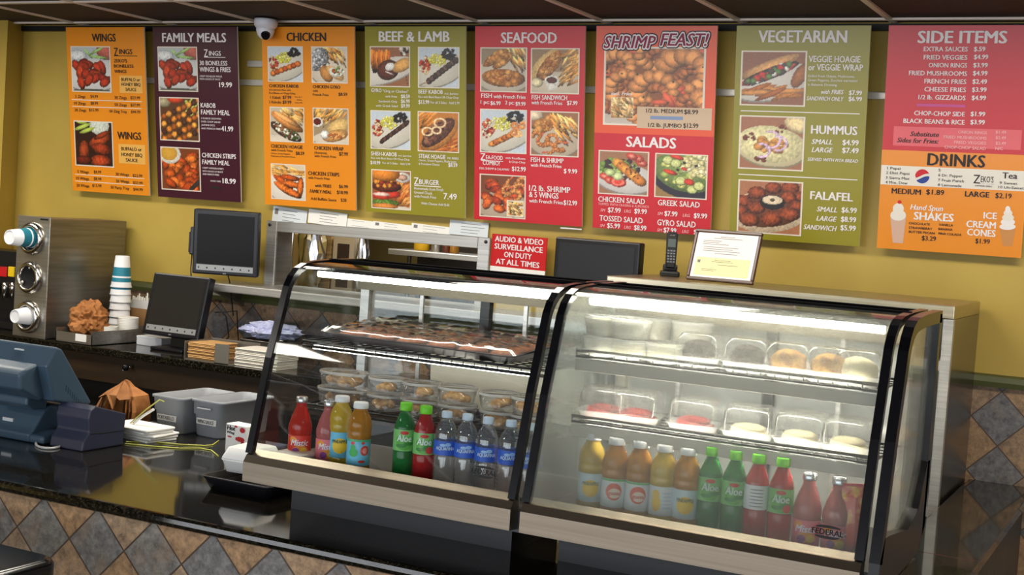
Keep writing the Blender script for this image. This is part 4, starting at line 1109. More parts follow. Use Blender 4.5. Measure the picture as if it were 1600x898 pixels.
shelf('upper_wire_shelf', C1A + .03, C1B - .03, 3.19, 3.485, -.405, -.014, case1)
shelf('lower_wire_shelf', C1A + .03, C1B - .03, 3.215, 3.485, -.590, -.014, case1)
shelf('upper_wire_shelf', C2A + .045, C2B - .03, 3.155, 3.485, -.352, .016, case2)
shelf('lower_wire_shelf', C2A + .045, C2B - .03, 3.155, 3.485, -.520, .014, case2)
# shelf standards: slotted strips at the rear
for ct, xa in ((case1, C1A + .235), (case1, C1B - .25), (case2, C2A + .2), (case2, C2B - .2)):
    b = MB(); b.box(xa, 3.486, -.742, xa + .012, 3.494, -.262); b.go('shelf_standard', STEELX, ct, True)

# ---------------------------------------------------------------- bottles
CAPW = mat('white_cap', C(236, 238, 240), .4); CAPG = mat('lime_cap', C(112, 214, 30), .4); CAPS = mat('pale_blue_cap', C(196, 214, 232), .4); CAPM = mat('metal_cap', C(196, 200, 206), .25, .8)
def liquid(name, col, tr=.6, rough=.06): return mat(name, col, rough, trans=tr, ior=1.33, spec=.6)
def bottle(name, label, cat, pos, prof, liq, cap, capm, group, lab=None, rotz=None, n=28, ribs=None, tex=None, sq=False):
    rz = math.atan2(-pos[0], pos[1]) if rotz is None else rotz
    t = thing(name, label, cat, pos, (0, 0, rz), group)
    b = MB(); b.lathe(prof, n=n); b.go('bottle_body', liq, t)
    b = MB(); cz, cr, ch = cap; b.lathe([(cr, cz), (cr * 1.03, cz + .002), (cr * 1.0, cz + ch - .002), (cr * .9, cz + ch)], n=20); b.go('cap', capm, t)
    if lab:
        z0, z1, r, lm = lab; b = MB(); b.lathe([(r, z0), (r, z1)], n=28, cap0=False, cap1=False); lo = b.go('label', lm, t)
        if tex: tex(lo, r, z0, z1)
    return t
def blot(L, cx, cz, rx, rz, y, n=14):
    base = len(L.v); L.v.append((cx, y, cz))
    for f in (.35, .7, 1.0): L.v += [(cx + f * rx * math.cos(2 * PI * k / n), y, cz + f * rz * math.sin(2 * PI * k / n)) for k in range(n)]
    for k in range(n):
        j = (k + 1) % n; L.p.append((base, base + 1 + k, base + 1 + j))
        for q in (0, n): L.p.append((base + 1 + q + k, base + 1 + q + n + k, base + 1 + q + n + j, base + 1 + q + j))
def lab_text(lo, r, items):
    """items: (kind, material, args...) laid round the label"""
    for it in items:
        L = Letters()
        if it[0] == 't': _, m, s, x0, z, x1, cap, y, sh = it; L.add(s, x0, z, x1, cap, .03, sh, y)
        else:
            _, m, pts, y = it
            for p in pts: blot(L, *p, y)
        w = wrap(r); L.v = [w(q) for q in L.v]; L.go('label_print', m, lo)
Y_ = mat
ink = lambda nm, c: mat('label_' + nm, c, .45)
def tex_aloe(kind):
    def f(lo, r, z0, z1):
        it = [('d', ink('leaf_green', C(84, 170, 60)), [(0, z0 + .018, .022, .016), (-.012, z0 + .03, .012, .012), (.016, z0 + .028, .014, .012)], -.0006),
              ('d', ink('leaf_dark', C(46, 130, 50)), [(-.008, z0 + .014, .015, .005), (.012, z0 + .02, .014, .005)], -.0009),
              ('d', ink('brand_red', C(196, 40, 40)), [(0, z1 - .008, .012, .005)], -.0010),
              ('t', ink('aloe_letter', C(222, 236, 232)), 'Aloe', -.021, z1 - .032, .021, .018, -.0012, .1)]
        if kind == 'red': it.append(('d', ink('fruit', C(206, 60, 60)), [(.016, z0 + .012, .011, .010)], -.0011))
        lab_text(lo, r, it)
    return f
ALG = liquid('aloe_green_bottle', C(40, 140, 66), .5); ALR = liquid('aloe_red_bottle', C(196, 40, 44), .45); LBG = ink('aloe_label', C(122, 194, 110)); LBA = ink('aloe_label_mid', C(92, 176, 74))
aloe_prof = [(.026, 0), (.029, .004), (.0295, .07), (.0285, .075), (.0295, .08), (.0295, .135), (.027, .15), (.016, .178), (.013, .184), (.013, .190)]
def aloe(pos, kind, label): return bottle('aloe_drink_bottle', label, 'bottle', pos, aloe_prof, ALG if kind == 'green' else ALR, (.186, .0165, .022), CAPG, 'aloe drink bottles', (.078, .150 - .014, .0300, LBG), tex=tex_aloe(kind), n=12)
WATER = thin('water_bottle_plastic', (.93, .96, .99, 1), haze=.10, gloss_rough=.04, refl=3.0, hz_col=(.8, .88, .95, 1))
BLUEL = ink('water_label', C(40, 92, 200))
wp = [(.024, 0), (.030, .004)]
for k in range(7): z = .010 + k * .0105; wp += [(.031, z), (.0285, z + .005)]
wp += [(.031, .086), (.031, .125), (.0315, .132), (.030, .146), (.024, .164), (.014, .178), (.0125, .181), (.0125, .186)]
def tex_water(lo, r, z0, z1):
    lab_text(lo, r, [('t', ink('water_letter', C(206, 226, 244)), 'AQUAFINA', -.026, z0 + .014, .026, .009, -.0010, 0), ('d', ink('water_peak', C(150, 190, 236)), [(-.006, z1 - .011, .009, .004), (.008, z1 - .009, .008, .005)], -.0008)])
def water(pos, label): return bottle('water_bottle', label, 'bottle', pos, wp, WATER, (.184, .0145, .017), CAPS, 'water bottles in the left case', (.086, .124, .0316, BLUEL), tex=tex_water)
mp_ = [(.028, 0), (.032, .004), (.0325, .012), (.0325, .075), (.034, .085), (.0335, .098), (.026, .125), (.016, .150), (.0145, .156), (.0145, .166)]
MIR = liquid('red_fruit_drink', C(222, 50, 34), .4); MIP = liquid('pink_fruit_drink', C(216, 120, 118), .45)
LBR = ink('red_fruit_label', C(226, 64, 50)); LBP = ink('pink_fruit_label', C(232, 120, 132))
def tex_mis(col):
    def f(lo, r, z0, z1):
        lab_text(lo, r, [('d', ink('fruit_swirl', C(240, 150, 40)), [(.004, z0 + .022, .022, .013), (-.02, z1 - .012, .012, .009)], -.0006), ('d', ink('fruit_plum', C(150, 60, 150)), [(-.010, z0 + .018, .010, .010)], -.0009), ('d', ink('fruit_gold', C(246, 200, 60)), [(.012, z0 + .02, .010, .009)], -.0009),
                         ('t', ink('fruit_letter', C(236, 230, 240)), 'Mistic', -.026, z0 + .034, .026, .017, -.0013, .25)])
    return f
def mistic(pos, kind, label): return bottle('fruit_drink_bottle', label, 'bottle', pos, mp_, MIR if kind == 'red' else MIP, (.164, .0165, .016), CAPM, 'glass fruit drink bottles', (.010, .072, .0329, LBR if kind == 'red' else LBP), tex=tex_mis(kind))
jp = [(.029, 0), (.033, .004), (.0335, .020), (.032, .024), (.032, .098), (.0335, .102), (.0335, .114), (.032, .118), (.0335, .122), (.033, .138), (.028, .158), (.0185, .174), (.0175, .178), (.0175, .184)]
JY = liquid('yellow_juice', C(226, 190, 60), .4); JA = liquid('amber_juice', C(206, 138, 34), .45)
LBB = ink('juice_label_blue', C(110, 196, 230)); LBWH = ink('juice_label_white', C(226, 232, 234)); LBPA = ink('juice_label_pale', C(206, 226, 232))
def tex_juice(kind):
    def f(lo, r, z0, z1):
        if kind == 'straw': it = [('d', ink('band_green', C(70, 180, 120)), [(x * .012, z1 - .003, .009, .003) for x in range(-3, 4)], -.0006), ('d', ink('kiwi', C(70, 180, 90)), [(-.014, z0 + .036, .013, .012), (-.016, z0 + .05, .007, .009)], -.0008), ('d', ink('berry', C(214, 60, 50)), [(-.017, z1 - .010, .006, .005), (.012, z1 - .009, .005, .004), (.018, z0 + .042, .013, .014), (.010, z0 + .012, .010, .004)], -.0008), ('d', ink('berry_pale', C(240, 150, 140)), [(.018, z0 + .042, .007, .008)], -.0011)]
        elif kind == 'pine': it = [('d', ink('pine', C(240, 196, 40)), [(0, z0 + .034, .022, .022)], -.0006), ('t', ink('pine_letter', C(40, 90, 60)), 'PINEAPPLE', -.022, z0 + .042, .022, .009, -.0010, 0)]
        elif kind == 'guava': it = [('d', ink('guava', C(226, 96, 70)), [(0, z0 + .040, .021, .022)], -.0006), ('d', ink('guava_pale', C(246, 220, 200)), [(.002, z0 + .036, .016, .013)], -.0008), ('t', ink('guava_letter', C(200, 60, 60)), 'guava', -.014, z0 + .032, .016, .010, -.0011, .1), ('d', ink('guava_green', C(110, 190, 120)), [(x * .011, z1 - .003, .008, .003) for x in range(-3, 4)], -.0007)]
        else: it = [('d', ink('mango', C(240, 196, 60)), [(-.014, z0 + .03, .012, .02), (-.016, z0 + .05, .01, .014)], -.0006), ('d', ink('nutri', C(190, 206, 226)), [(.012, z0 + .02 + .009 * k, .013, .0025) for k in range(5)], -.0006)]
        lab_text(lo, r, it)
    return f
def juice(pos, kind, liq, lab, label, rotz=None): return bottle('juice_bottle', label, 'bottle', pos, jp, liq, (.180, .0205, .017), CAPW, 'plastic juice bottles', (.025, .097, .0325, lab), tex=tex_juice(kind), rotz=rotz)
ZD = -.742
def bx(px, py, Y=3.158): return (onY(px, py, Y).x, Y, ZD)
mistic(bx(467, 708, 3.16), 'red', 'red glass fruit drink bottle, leftmost in the left display case')
mistic(bx(510, 715, 3.168), 'pink', 'pink glass fruit drink bottle, second from the left in the left display case')
juice((onY(529, 724, 3.175).x, 3.175, ZD), 'pine', JY, LBB, 'yellow juice bottle with pineapple label in the left display case')
juice((onY(558, 735, 3.118).x, 3.118, ZD), 'straw', JA, LBB, 'amber juice bottle with blue kiwi strawberry label in the left display case')
aloe((onY(628, 742, 3.155).x, 3.155, ZD), 'green', 'green aloe drink bottle in the left display case')
aloe((onY(659, 748, 3.150).x, 3.150, ZD), 'red', 'red aloe drink bottle beside the water bottles in the left display case')
for k, (px, py, o_) in enumerate(((692, 752, 'first'), (724, 757, 'second'), (756, 764, 'third'), (792, 768, 'fourth'), (822, 772, 'fifth'))):
    water((onY(px, py, 3.150 + .008 * (k % 2)).x, 3.150 + .008 * (k % 2), ZD), f'clear water bottle with blue label, {o_} from the left in the left display case')
for px, kind, liq, lab, lb, y in ((919, 'pine', JY, LBPA, 'yellow juice bottle with pineapple label, leftmost in the fogged case', 3.170), (956, 'guava', JA, LBWH, 'juice bottle with guava label, second from the left in the fogged case', 3.15), (994, 'guava', JA, LBWH, 'juice bottle with guava label, third from the left in the fogged case', 3.155),
                             (1032, 'back', JY, LBWH, 'yellow juice bottle turned to its white nutrition label, fourth in the fogged case', 3.15), (1069, 'pine', JA, LBPA, 'yellow juice bottle beside the green aloe bottles in the fogged case', 3.155)):
    juice((onY(px, 800, y).x, y, ZD), kind, liq, lab, lb)
aloe((onY(1105, 815, 3.158).x, 3.158, ZD), 'green', 'green aloe drink bottle beside the juice bottles in the fogged case')
aloe((onY(1142, 822, 3.155).x, 3.155, ZD), 'green', 'green aloe drink bottle beside the red aloe bottles in the fogged case')
al3 = bottle('aloe_drink_bottle', 'red aloe drink bottle showing its white back label in the fogged case', 'bottle', (onY(1177, 832, 3.15).x, 3.15, ZD), aloe_prof, ALR, (.186, .0165, .022), CAPG, 'aloe drink bottles', (.078, .136, .0300, LBWH), tex=lambda lo, r, z0, z1: lab_text(lo, r, [('d', INKG, [(0, z0 + .008 + .008 * k, .018, .0012) for k in range(6)], -.0006)]), n=12)
aloe((onY(1215, 840, 3.152).x, 3.152, ZD), 'red', 'red aloe drink bottle beside the pink bottles in the fogged case')
mistic((onY(1257, 850, 3.155).x, 3.155, ZD), 'pink', 'pink fruit drink bottle beside the red aloe bottle in the fogged case')
mistic((onY(1303, 858, 3.150).x, 3.150, ZD), 'pink', 'pink fruit drink bottle behind the oval maker mark in the fogged case')
pk = thing('snack_packet', 'red and yellow snack packet at the right end of the fogged case', 'packet', (onY(1340, 860, 3.15).x - .012, 3.15, ZD), (0, R_(-2), R_(20)))
b = MB(); b.loops([[(x * w, y * d, z) for x, y in ((-.03, -.3), (0, -1), (.03, -.3), (.03, .3), (0, 1), (-.03, .3))] for z, w, d in ((.0, 1, .002), (.02, 1, .014), (.08, 1, .02), (.14, 1, .014), (.165, 1, .002))], sm=False)
b.go('packet_body', mat('packet_red', C(214, 56, 34), .25, noise=((30, 30, 22), C(240, 186, 60), .5, .62)), pk)
b = MB(); b.box(-.03, -.001, .160, .03, .001, .172); b.go('sealed_edge', RED, pk)
# ---------------------------------------------------------------- deli containers, boxes and the covered tray
FOOD = mat('fried_food', C(206, 158, 88), .7, noise=((60, 60, 60), C(150, 104, 50), .4, .65))
def lumps(b, n, r, spread, z, seed, size):
    g = random.Random(seed)
    for k in range(n):
        a = g.random() * 6.28; q = spread * math.sqrt(g.random()); b.sphere((q * math.cos(a), q * math.sin(a), z + size * .5 + g.random() * size * .5), size, 2, (1.15, .95, .7), .10, seed + k)
def deli(pos, label, foodm, seed, group, h=.042, r=.056, wall=PLAST, fill='lumps', tilt=(0, 0)):
    t = thing('deli_container', label, 'food container', pos, (tilt[0], tilt[1], seed * .7), group)
    b = MB(); b.lathe([(r * .80, 0), (r * .84, .002), (r * .97, h), (r * .97 + .002, h), (r * .86, 0.0005)], n=32, cap0=False, cap1=False); b.lathe([(r * .80, 0.0006), (.0, .0006)], n=32, cap0=False, cap1=False); b.go('cup', wall, t)
    b = MB(); b.lathe([(r, h - .003), (r * 1.03, h), (r * 1.03, h + .004), (r * .98, h + .005), (r * .92, h + .002), (.0, h + .0024)], n=32, cap0=False, cap1=False); lo = b.go('lid', LID, t)
    b = MB(); b.lathe([(r * 1.032, h - .002), (r * 1.036, h + .002), (r * 1.03, h + .0045), (r * .99, h + .0055), (r * .97, h + .003)], n=32, cap0=False, cap1=False); b.go('lid_rim', CLOUDY, lo)
    b = MB()
    if fill == 'lumps': lumps(b, 9, r, r * .5, .006, seed, r * .30)
    else: b.lathe([(r * .78, .003), (r * .84, h * .5), (r * .88, h * .9), (0, h * .92)], n=28, cap1=False)
    b.go('food', foodm, t); return t
zs = -.586; names = ['leftmost', 'second from the left', 'third from the left', 'fourth from the left', 'fifth from the left', 'sixth from the left', 'rightmost']
for k, (px, py) in enumerate(((479, 622), (544, 634), (600, 643), (656, 650), (711, 661), (777, 671), (826, 679))):
    p = onY(px, py, 3.275); jx = min(max(p.x, C1A + .095), C1B - .085)
    deli((jx, 3.282, zs), f'lower clear deli container of fried food, {names[k]} stack in the left case', FOOD, 10 + k, 'deli containers of fried food')
    deli((jx - .004 + .008 * rnd.random(), 3.282 - .004 * (k % 2), zs + .0485), f'upper clear deli container of fried food, {names[k]} stack in the left case', FOOD, 40 + k, 'deli containers of fried food', tilt=(0, 0))
CREAM = mat('cream_filling', C(236, 226, 176), .6); SLAW = mat('pale_slaw', C(232, 228, 196), .7)
za = -.350
def row(items): return items
for k, (px, py, y, lv, lb) in enumerate(((925, 545, 3.225, 0, 'front row, lower one at the left end'), (925, 512, 3.225, 1, 'front row, upper one at the left end'), (985, 552, 3.225, 0, 'front row, lower one second from the left'), (985, 520, 3.225, 1, 'front row, upper one second from the left'),
                                         (1040, 555, 3.235, 0, 'front row, lower one beside the dark cake'), (950, 500, 3.35, 2, 'back row, left'), (1018, 508, 3.35, 2, 'back row, middle'), (1082, 515, 3.35, 2, 'back row, right'))):
    x = max(onY(px, py, y).x, C2A + .09)
    if lv == 2:
        deli((x, y, za), f'white deli tub, fogged case top shelf, {lb}', CREAM, 70 + k, 'cream tubs in the fogged case', h=.098, r=.055, wall=CLOUDY, fill='full')
    else: deli((x, y, za + lv * .052), f'white deli tub, fogged case top shelf, {lb}', CREAM if k % 3 else SLAW, 70 + k, 'cream tubs in the fogged case', h=.046, r=.055, wall=CLOUDY, fill='full')
def clamshell(pos, label, foodm, seed, group, w=.125, d=.105, h=.062, food='cake', rz=0.0):
    t = thing('clamshell_box', label, 'food box', pos, (0, 0, rz), group)
    def rr(g, z, r=.018): return [(x, y, z) for x, y in rrect(-w / 2 + g, -d / 2 + g, w / 2 - g, d / 2 - g, r, 4)]
    b = MB(); b.loops([rr(.010, 0), rr(.002, .022), rr(-.003, .024), rr(-.003, .026)], True, True, False); b.go('tray', CLOUDY, t)
    b = MB(); b.loops([rr(-.002, .027), rr(.002, .029), rr(.006, h * .8), rr(.016, h), ], True, False, True); b.go('clear_lid', LID, t)
    b = MB()
    if food == 'cake': b.sphere((0, 0, .034), .042, 3, (1.1, .95, .80), .06, seed)
    else: b.prism([(-.045, .004), (.04, .004), (.045, .02), (-.04, .034)], -.03, .03, 'y'); b.sphere((0, 0, .03), .03, 3, (1.3, .9, .4), .08, seed)
    b.go('cake', foodm, t); return t
CHOC = mat('dark_chocolate_cake', C(34, 20, 17), .6, bump=((90, 90, 90), .6, .01)); REDV = mat('red_velvet_cake', C(140, 34, 38), .7); PALEC = mat('pale_cake', C(226, 214, 176), .7); GOLDC = mat('golden_pastry', C(186, 140, 70), .6, noise=((40, 40, 40), C(140, 96, 40), .4, .6))
for px, py, m, lb in ((1092, 562, CHOC, 'clear box with chocolate cake beside the white tubs on the top shelf'), (1168, 574, CHOC, 'clear box with chocolate cake, right of the other chocolate cake'), (1232, 585, GOLDC, 'clear box of golden pastry on the top shelf of the fogged case'),
                      (1295, 597, GOLDC, 'clear box of golden pastry, second from the right on the top shelf'), (1352, 606, PALEC, 'clear box of pale cake at the right end of the top shelf')):
    clamshell((min(onY(px, py, 3.24).x, C2B - .095), 3.24, za), lb, m, 5, 'boxes on the top shelf of the fogged case', rz=.1, w=.118, h=.082)
for px, py, m, lb in ((912, 640, REDV, 'clear box with red cake, leftmost on the lower shelf of the fogged case'), (995, 653, REDV, 'clear box with red cake, second from the left on the lower shelf'), (1085, 665, REDV, 'clear box with red cake, third from the left on the lower shelf'),
                      (1170, 678, PALEC, 'clear box with pale cake, fourth from the left on the lower shelf'), (1250, 690, PALEC, 'clear box with pale cake, second from the right on the lower shelf'), (1325, 700, PALEC, 'clear box with pale cake at the right end of the lower shelf')):
    clamshell((min(max(onY(px, py, 3.24).x, C2A + .1), C2B - .095), 3.24, -.518), lb, m, 8, 'cake boxes on the lower shelf of the fogged case', food='slice', rz=.15, w=.132, h=.088)
# covered tray of pastries
ty0, ty1, tx0, tx1, tz = 3.185, 3.445, -2.235, -1.590, -.400
tr = thing('baking_tray', 'dark baking tray of pastries under plastic film on the upper shelf of the left case', 'tray', ((tx0 + tx1) / 2, (ty0 + ty1) / 2, tz))
def ring_(g, z): return [(x, y, z) for x, y in rrect(tx0 + g, ty0 + g, tx1 - g, ty1 - g, .03, 4)]
b = MB(); b.loops([ring_(.02, tz + .001), ring_(.004, tz + .022), ring_(-.006, tz + .023), ring_(-.006, tz + .025), ring_(.006, tz + .025), ring_(.022, tz + .004)], True, True, True); b.go('tray_body', mat('dark_tray_metal', C(44, 44, 48), .3, .7), tr, True)
b = MB(); g_ = random.Random(4)
nx_, ny_ = 40, 18; grid = [[b.b.verts.new((tx0 - .004 + (tx1 - tx0 + .008) * i / nx_, ty0 - .004 + (ty1 - ty0 + .008) * j / ny_, tz + .031 + (.004 * g_.random() + .010 * abs(math.sin(j * 1.15 + .25 * math.sin(i * .4)))) * (0 < i < nx_) * (0 < j < ny_) - .004 * (i in (0, nx_) or j in (0, ny_)))) for j in range(ny_ + 1)] for i in range(nx_ + 1)]
b._tag([b.b.faces.new((grid[i][j], grid[i + 1][j], grid[i + 1][j + 1], grid[i][j + 1])) for i in range(nx_) for j in range(ny_)], True)
b.go('plastic_film', thin('plastic_film', (1, 1, 1, 1), haze=.16, gloss_rough=.10, refl=2.0, hz_col=(.95, .94, .90, 1)), tr, True)
PAST = mat('baked_pastry', C(196, 112, 40), .6, noise=((40, 40, 40), C(150, 74, 24), .35, .6))
pr = None
for i in range(6):
    for j in range(3):
        p = (tx0 + .065 + i * .104, ty0 + .06 + j * .080, tz + .005)
        if pr is None:
            b = MB(); b.sphere((0, 0, .011), .03, 3, (1.45, 1.05, .42), .07, 3); pr = tag(b.go('pastry', PAST), 'flat orange-brown pastry under plastic film on the dark tray', 'pastry', 'pastries on the covered tray'); pr.location = p
        else: c = pr.copy(); COL.objects.link(c); c.location = p; c.rotation_euler = (0, 0, rnd.random() * .8)
trm = Matrix.Translation(((tx0 + tx1) / 2, ty0, tz)) @ Matrix.Rotation(R_(-5), 4, 'Z') @ Matrix.Rotation(R_(5), 4, 'X') @ Matrix.Translation((-(tx0 + tx1) / 2, -ty0, -tz))
for o in [tr] + [q for q in COL.objects if q.name.startswith('pastry')]:
    o.matrix_basis = trm @ Matrix.LocRotScale(o.location, o.rotation_euler, None)
# white paper sheet and small white tray lying in the left case
b = MB(); n_ = 16
for i in range(n_):
    x0_, x1_ = -2.02 + .50 * i / n_, -2.02 + .50 * (i + 1) / n_; zz = lambda x: .006 * math.sin(9 * (x + 2))
    b.loops([[(x0_, 3.482, -.585 + zz(x0_)), (x1_, 3.482, -.585 + zz(x1_)), (x1_, 3.468, -.418 + zz(x1_) * .3), (x0_, 3.468, -.418 + zz(x0_) * .3)], [(x0_, 3.4835, -.585 + zz(x0_)), (x1_, 3.4835, -.585 + zz(x1_)), (x1_, 3.4695, -.418 + zz(x1_) * .3), (x0_, 3.4695, -.418 + zz(x0_) * .3)]])
tag(b.go('paper_sheet', mat('cream_paper', C(224, 216, 196), .6)), 'wide cream paper sheet hanging at the back of the left case below the tray', 'paper')
b = MB(); b.loops([[(x, y, z) for x, y in rrect(-2.29 + g, 3.07 + g, -2.19 - g, 3.17 - g, .02, 4)] for z, g in ((-.742, .006), (-.722, 0), (-.716, 0), (-.714, .006))]); tag(b.go('white_tray', FOAM), 'small white foam tray on the floor of the left case at its left end', 'tray')

# ---------------------------------------------------------------- things on the steel unit
cf = thing('framed_certificate', 'framed business certificate leaning on the steel unit', 'frame', (-1.637, 4.952, -.205), (R_(-22), 0, 0))
FR = mat('dark_red_wood', C(62, 28, 22), .3)
w, h = .268, .211
b = MB()
for q in ((-w / 2, 0, w / 2, .013), (-w / 2, h - .013, w / 2, h), (-w / 2, .013, -w / 2 + .013, h - .013), (w / 2 - .013, .013, w / 2, h - .013)): b.box(q[0], -.004, q[1], q[2], .012, q[3], .003, 1)
b.go('frame', FR, cf)
b = MB(); b.box(-w / 2 + .013, .002, .013, w / 2 - .013, .008, h - .013); b.go('mat_board', WHITE, cf)
b = MB(); b.box(-.105, .0012, .098, .105, .002, .188); b.go('pink_form', mat('pinkish_form', C(226, 214, 212), .6), cf)
b = MB(); b.box(-.110, .0010, .022, .108, .002, .096); b.go('yellow_form', mat('yellow_form', C(232, 222, 160), .6), cf)
L = Letters()
for z, x0_, x1_ in ((.182, -.03, .03), (.175, -.055, .06), (.164, -.095, -.02), (.157, -.095, -.03), (.150, -.095, .01), (.138, -.09, .05), (.130, -.09, .03), (.122, -.09, .06), (.112, -.04, .05), (.084, -.035, .03), (.078, -.045, .04), (.066, -.02, .06), (.046, -.08, -.02), (.040, -.08, -.03)): L.rect(x0_, z, x1_, z + .0022, .0006)
L.rect(-.102, .072, -.09, .084, .0006); L.go('print', INKG, cf)
b = MB(); b.box(-.02, .012, .02, .02, .016, .18); b.go('easel_back', BLACKP, cf)
ph = thing('cordless_phone', 'black cordless phone standing in its cradle beside the certificate', 'phone', (onZ(1057, 428, hz).x * .96, onZ(1057, 428, hz).y * .96 - .08, hz), (0, 0, R_(22)))
b = MB(); b.box(-.04, -.035, 0, .04, .05, .022, .008, 2); b.box(-.03, -.005, .02, .03, .03, .05, .008, 2); b.go('cradle', BLACKP, ph)
hs = MB(); t_ = bmesh.new(); bmesh.ops.create_cube(t_, size=1)
for v in t_.verts: v.co = Vector((v.co.x * .046 * (1.05 if v.co.z > 0 else .92), v.co.y * .026, v.co.z * .155))
bmesh.ops.bevel(t_, geom=t_.edges[:], offset=.007, segments=3, affect='EDGES')
HM = Matrix.Translation((0, .012, .105)) @ Matrix.Rotation(R_(-10), 4, 'X'); hs.merge(t_, HM); ho = hs.go('handset', BLACKP, ph)
b = MB(); t_ = bmesh.new(); bmesh.ops.create_cube(t_, size=1, matrix=Matrix.Diagonal((.032, .003, .034, 1))); b.merge(t_, HM @ Matrix.Translation((0, -.0125, .030))); b.go('display', mat('phone_display', C(96, 104, 104), .2), ho)
kb = MB()
for r in range(5):
    for c in range(3):
        t_ = bmesh.new(); bmesh.ops.create_cube(t_, size=1, matrix=Matrix.Diagonal((.0085, .003, .006, 1))); kb.merge(t_, HM @ Matrix.Translation(((c - 1) * .012, -.0135, -.002 - r * .0115)))
kb.go('keypad', mat('phone_keys', C(120, 124, 132), .4), ho)
b = MB(); t_ = bmesh.new(); bmesh.ops.create_cube(t_, size=1, matrix=Matrix.Diagonal((.018, .003, .004, 1))); b.merge(t_, HM @ Matrix.Translation((0, -.0130, .062))); b.go('earpiece', CHROME, ho)

# ---------------------------------------------------------------- monitors
def monitor(name, label, pos, rz, w, h, lean, strip, stand, gm=SCREEN, depth=.045, z0=0.0):
    t = thing(name, label, 'monitor', pos, (0, 0, rz))
    Mx = Matrix.Translation((0, 0, z0)) @ Matrix.Rotation(-lean, 4, 'X')
    def add(nm, m, x0_, y0_, z0_, x1_, y1_, z1_, bev=0.0, par=None):
        b = MB(); b.box(x0_, y0_, z0_, x1_, y1_, z1_, bev); me = b.go(nm, m, par or t); me.data.transform(Mx); return me
    add('housing', BLACKP, -w / 2, 0, 0, w / 2, depth, h, .008)
    add('housing_back', BLACKP, -w / 2 + .04, depth - .004, .04, w / 2 - .04, depth + .03, h - .04, .012)
    zb = .052 if strip else .022
    add('screen', gm, -w / 2 + .022, -.0012, zb, w / 2 - .022, .002, h - .022)
    if strip:
        s = add('key_strip', mat('monitor_strip_silver', C(150, 152, 152), .4, .3), -w / 2 + .022, -.0016, .020, w / 2 - .022, .002, .048)
        for k in range(7): add('key_icon', BLACKP, -w / 2 + .030 + k * (w - .075) / 6, -.0022, .029, -w / 2 + .037 + k * (w - .075) / 6, 0, .037, 0, s)
        add('power_mark', mat('monitor_mark', C(110, 112, 116), .4), -.008, -.001, .006, .008, .001, .012)
    return t, Mx
m1, _ = monitor('wall_monitor', 'black touch monitor mounted on the yellow wall below the FAMILY MEALS board', (-4.212, 5.20, -.395), R_(22), .325, .315, R_(-4), True, None)
b = MB(); b.box(-.05, .07, .10, .05, .11, .20, .005); b.tube([(0, .10, .15), (-.03, .17, .15), (-.06, .235, .14)], .02, 10); b.go('wall_arm', BLACKM, m1)
b = MB(); b.box(-.185, .01, .09, -.163, .045, .225, .006); b.box(-.192, .016, .10, -.18, .04, .20, .004); b.go('card_reader', BLACKP, m1)
b = MB(); b.tube([(-.176, .03, .09), (-.178, .03, .02), (-.172, .05, -.10), (-.165, .10, -.20)], .003, 6); b.go('cable', BLACKM, m1)
b = MB(); b.tube([(.0, .05, .01), (.01, .06, -.03), (.03, .09, -.2)], .003, 6); b.go('cable', BLACKM, m1)
m2, _ = monitor('counter_monitor', 'black touch monitor standing tilted on the back counter', (-4.403, 5.05, ZB), 0, .351, .306, R_(12.8), True, None, mat('tilted_screen', C(40, 38, 36), .18), z0=.071)
b = MB(); b.box(-.10, -.02, 0, .10, .18, .016, .006); b.prism([(.06, .014), (.13, .014), (.115, .20), (.085, .20)], -.045, .045); b.go('stand', BLACKP, m2)
b = MB(); b.tube([(.16, .12, .25), (.21, .16, .18), (.20, .20, .08), (.14, .17, .01)], .0035, 6); b.go('cable', BLACKM, m2)
b = MB(); b.tube([(.17, .12, .20), (.24, .20, .21), (.22, .25, .06), (.12, .22, .01)], .0035, 6); b.go('cable', BLACKM, m2)
b = MB(); b.tube([(.15, .10, .05), (.10, .16, .02), (.02, .2, .008)], .0035, 6); b.go('cable', BLACKM, m2)
b = MB(); b.box(-.10, -.12, 0, .06, .02, .040, .004)
wb = thing('white_box', 'white box lying under the tilted counter monitor', 'box', (onY(213, 534, 5.12).x + .10, 5.24, ZB)); b.go('box_body', mat('white_card', C(206, 208, 212), .6), wb); b = MB(); b.box(-.101, -.121, .036, .061, .021, .046, .003); b.go('box_lid', mat('white_card', C(206, 208, 212), .6), wb)
m3, _ = monitor('black_monitor', 'black monitor with dark screen behind the surveillance sign and steel unit', (-2.262, 5.20, -.300), R_(-8), .415, .215, 0, False, None, mat('black_screen_matte', C(30, 31, 36), .4))
b = MB(); b.box(-.03, .07, .06, .03, .26, .12); b.go('wall_arm', BLACKM, m3)
for k in range(5): b = MB(); b.tube([(-.215 - .004 * k, .06, .13 - .012 * k), (-.235, .10, .10), (-.22 - .003 * k, .14, .02), (-.19, .18, -.06)], .0028, 6); b.go('cable', BLACKM, m3)

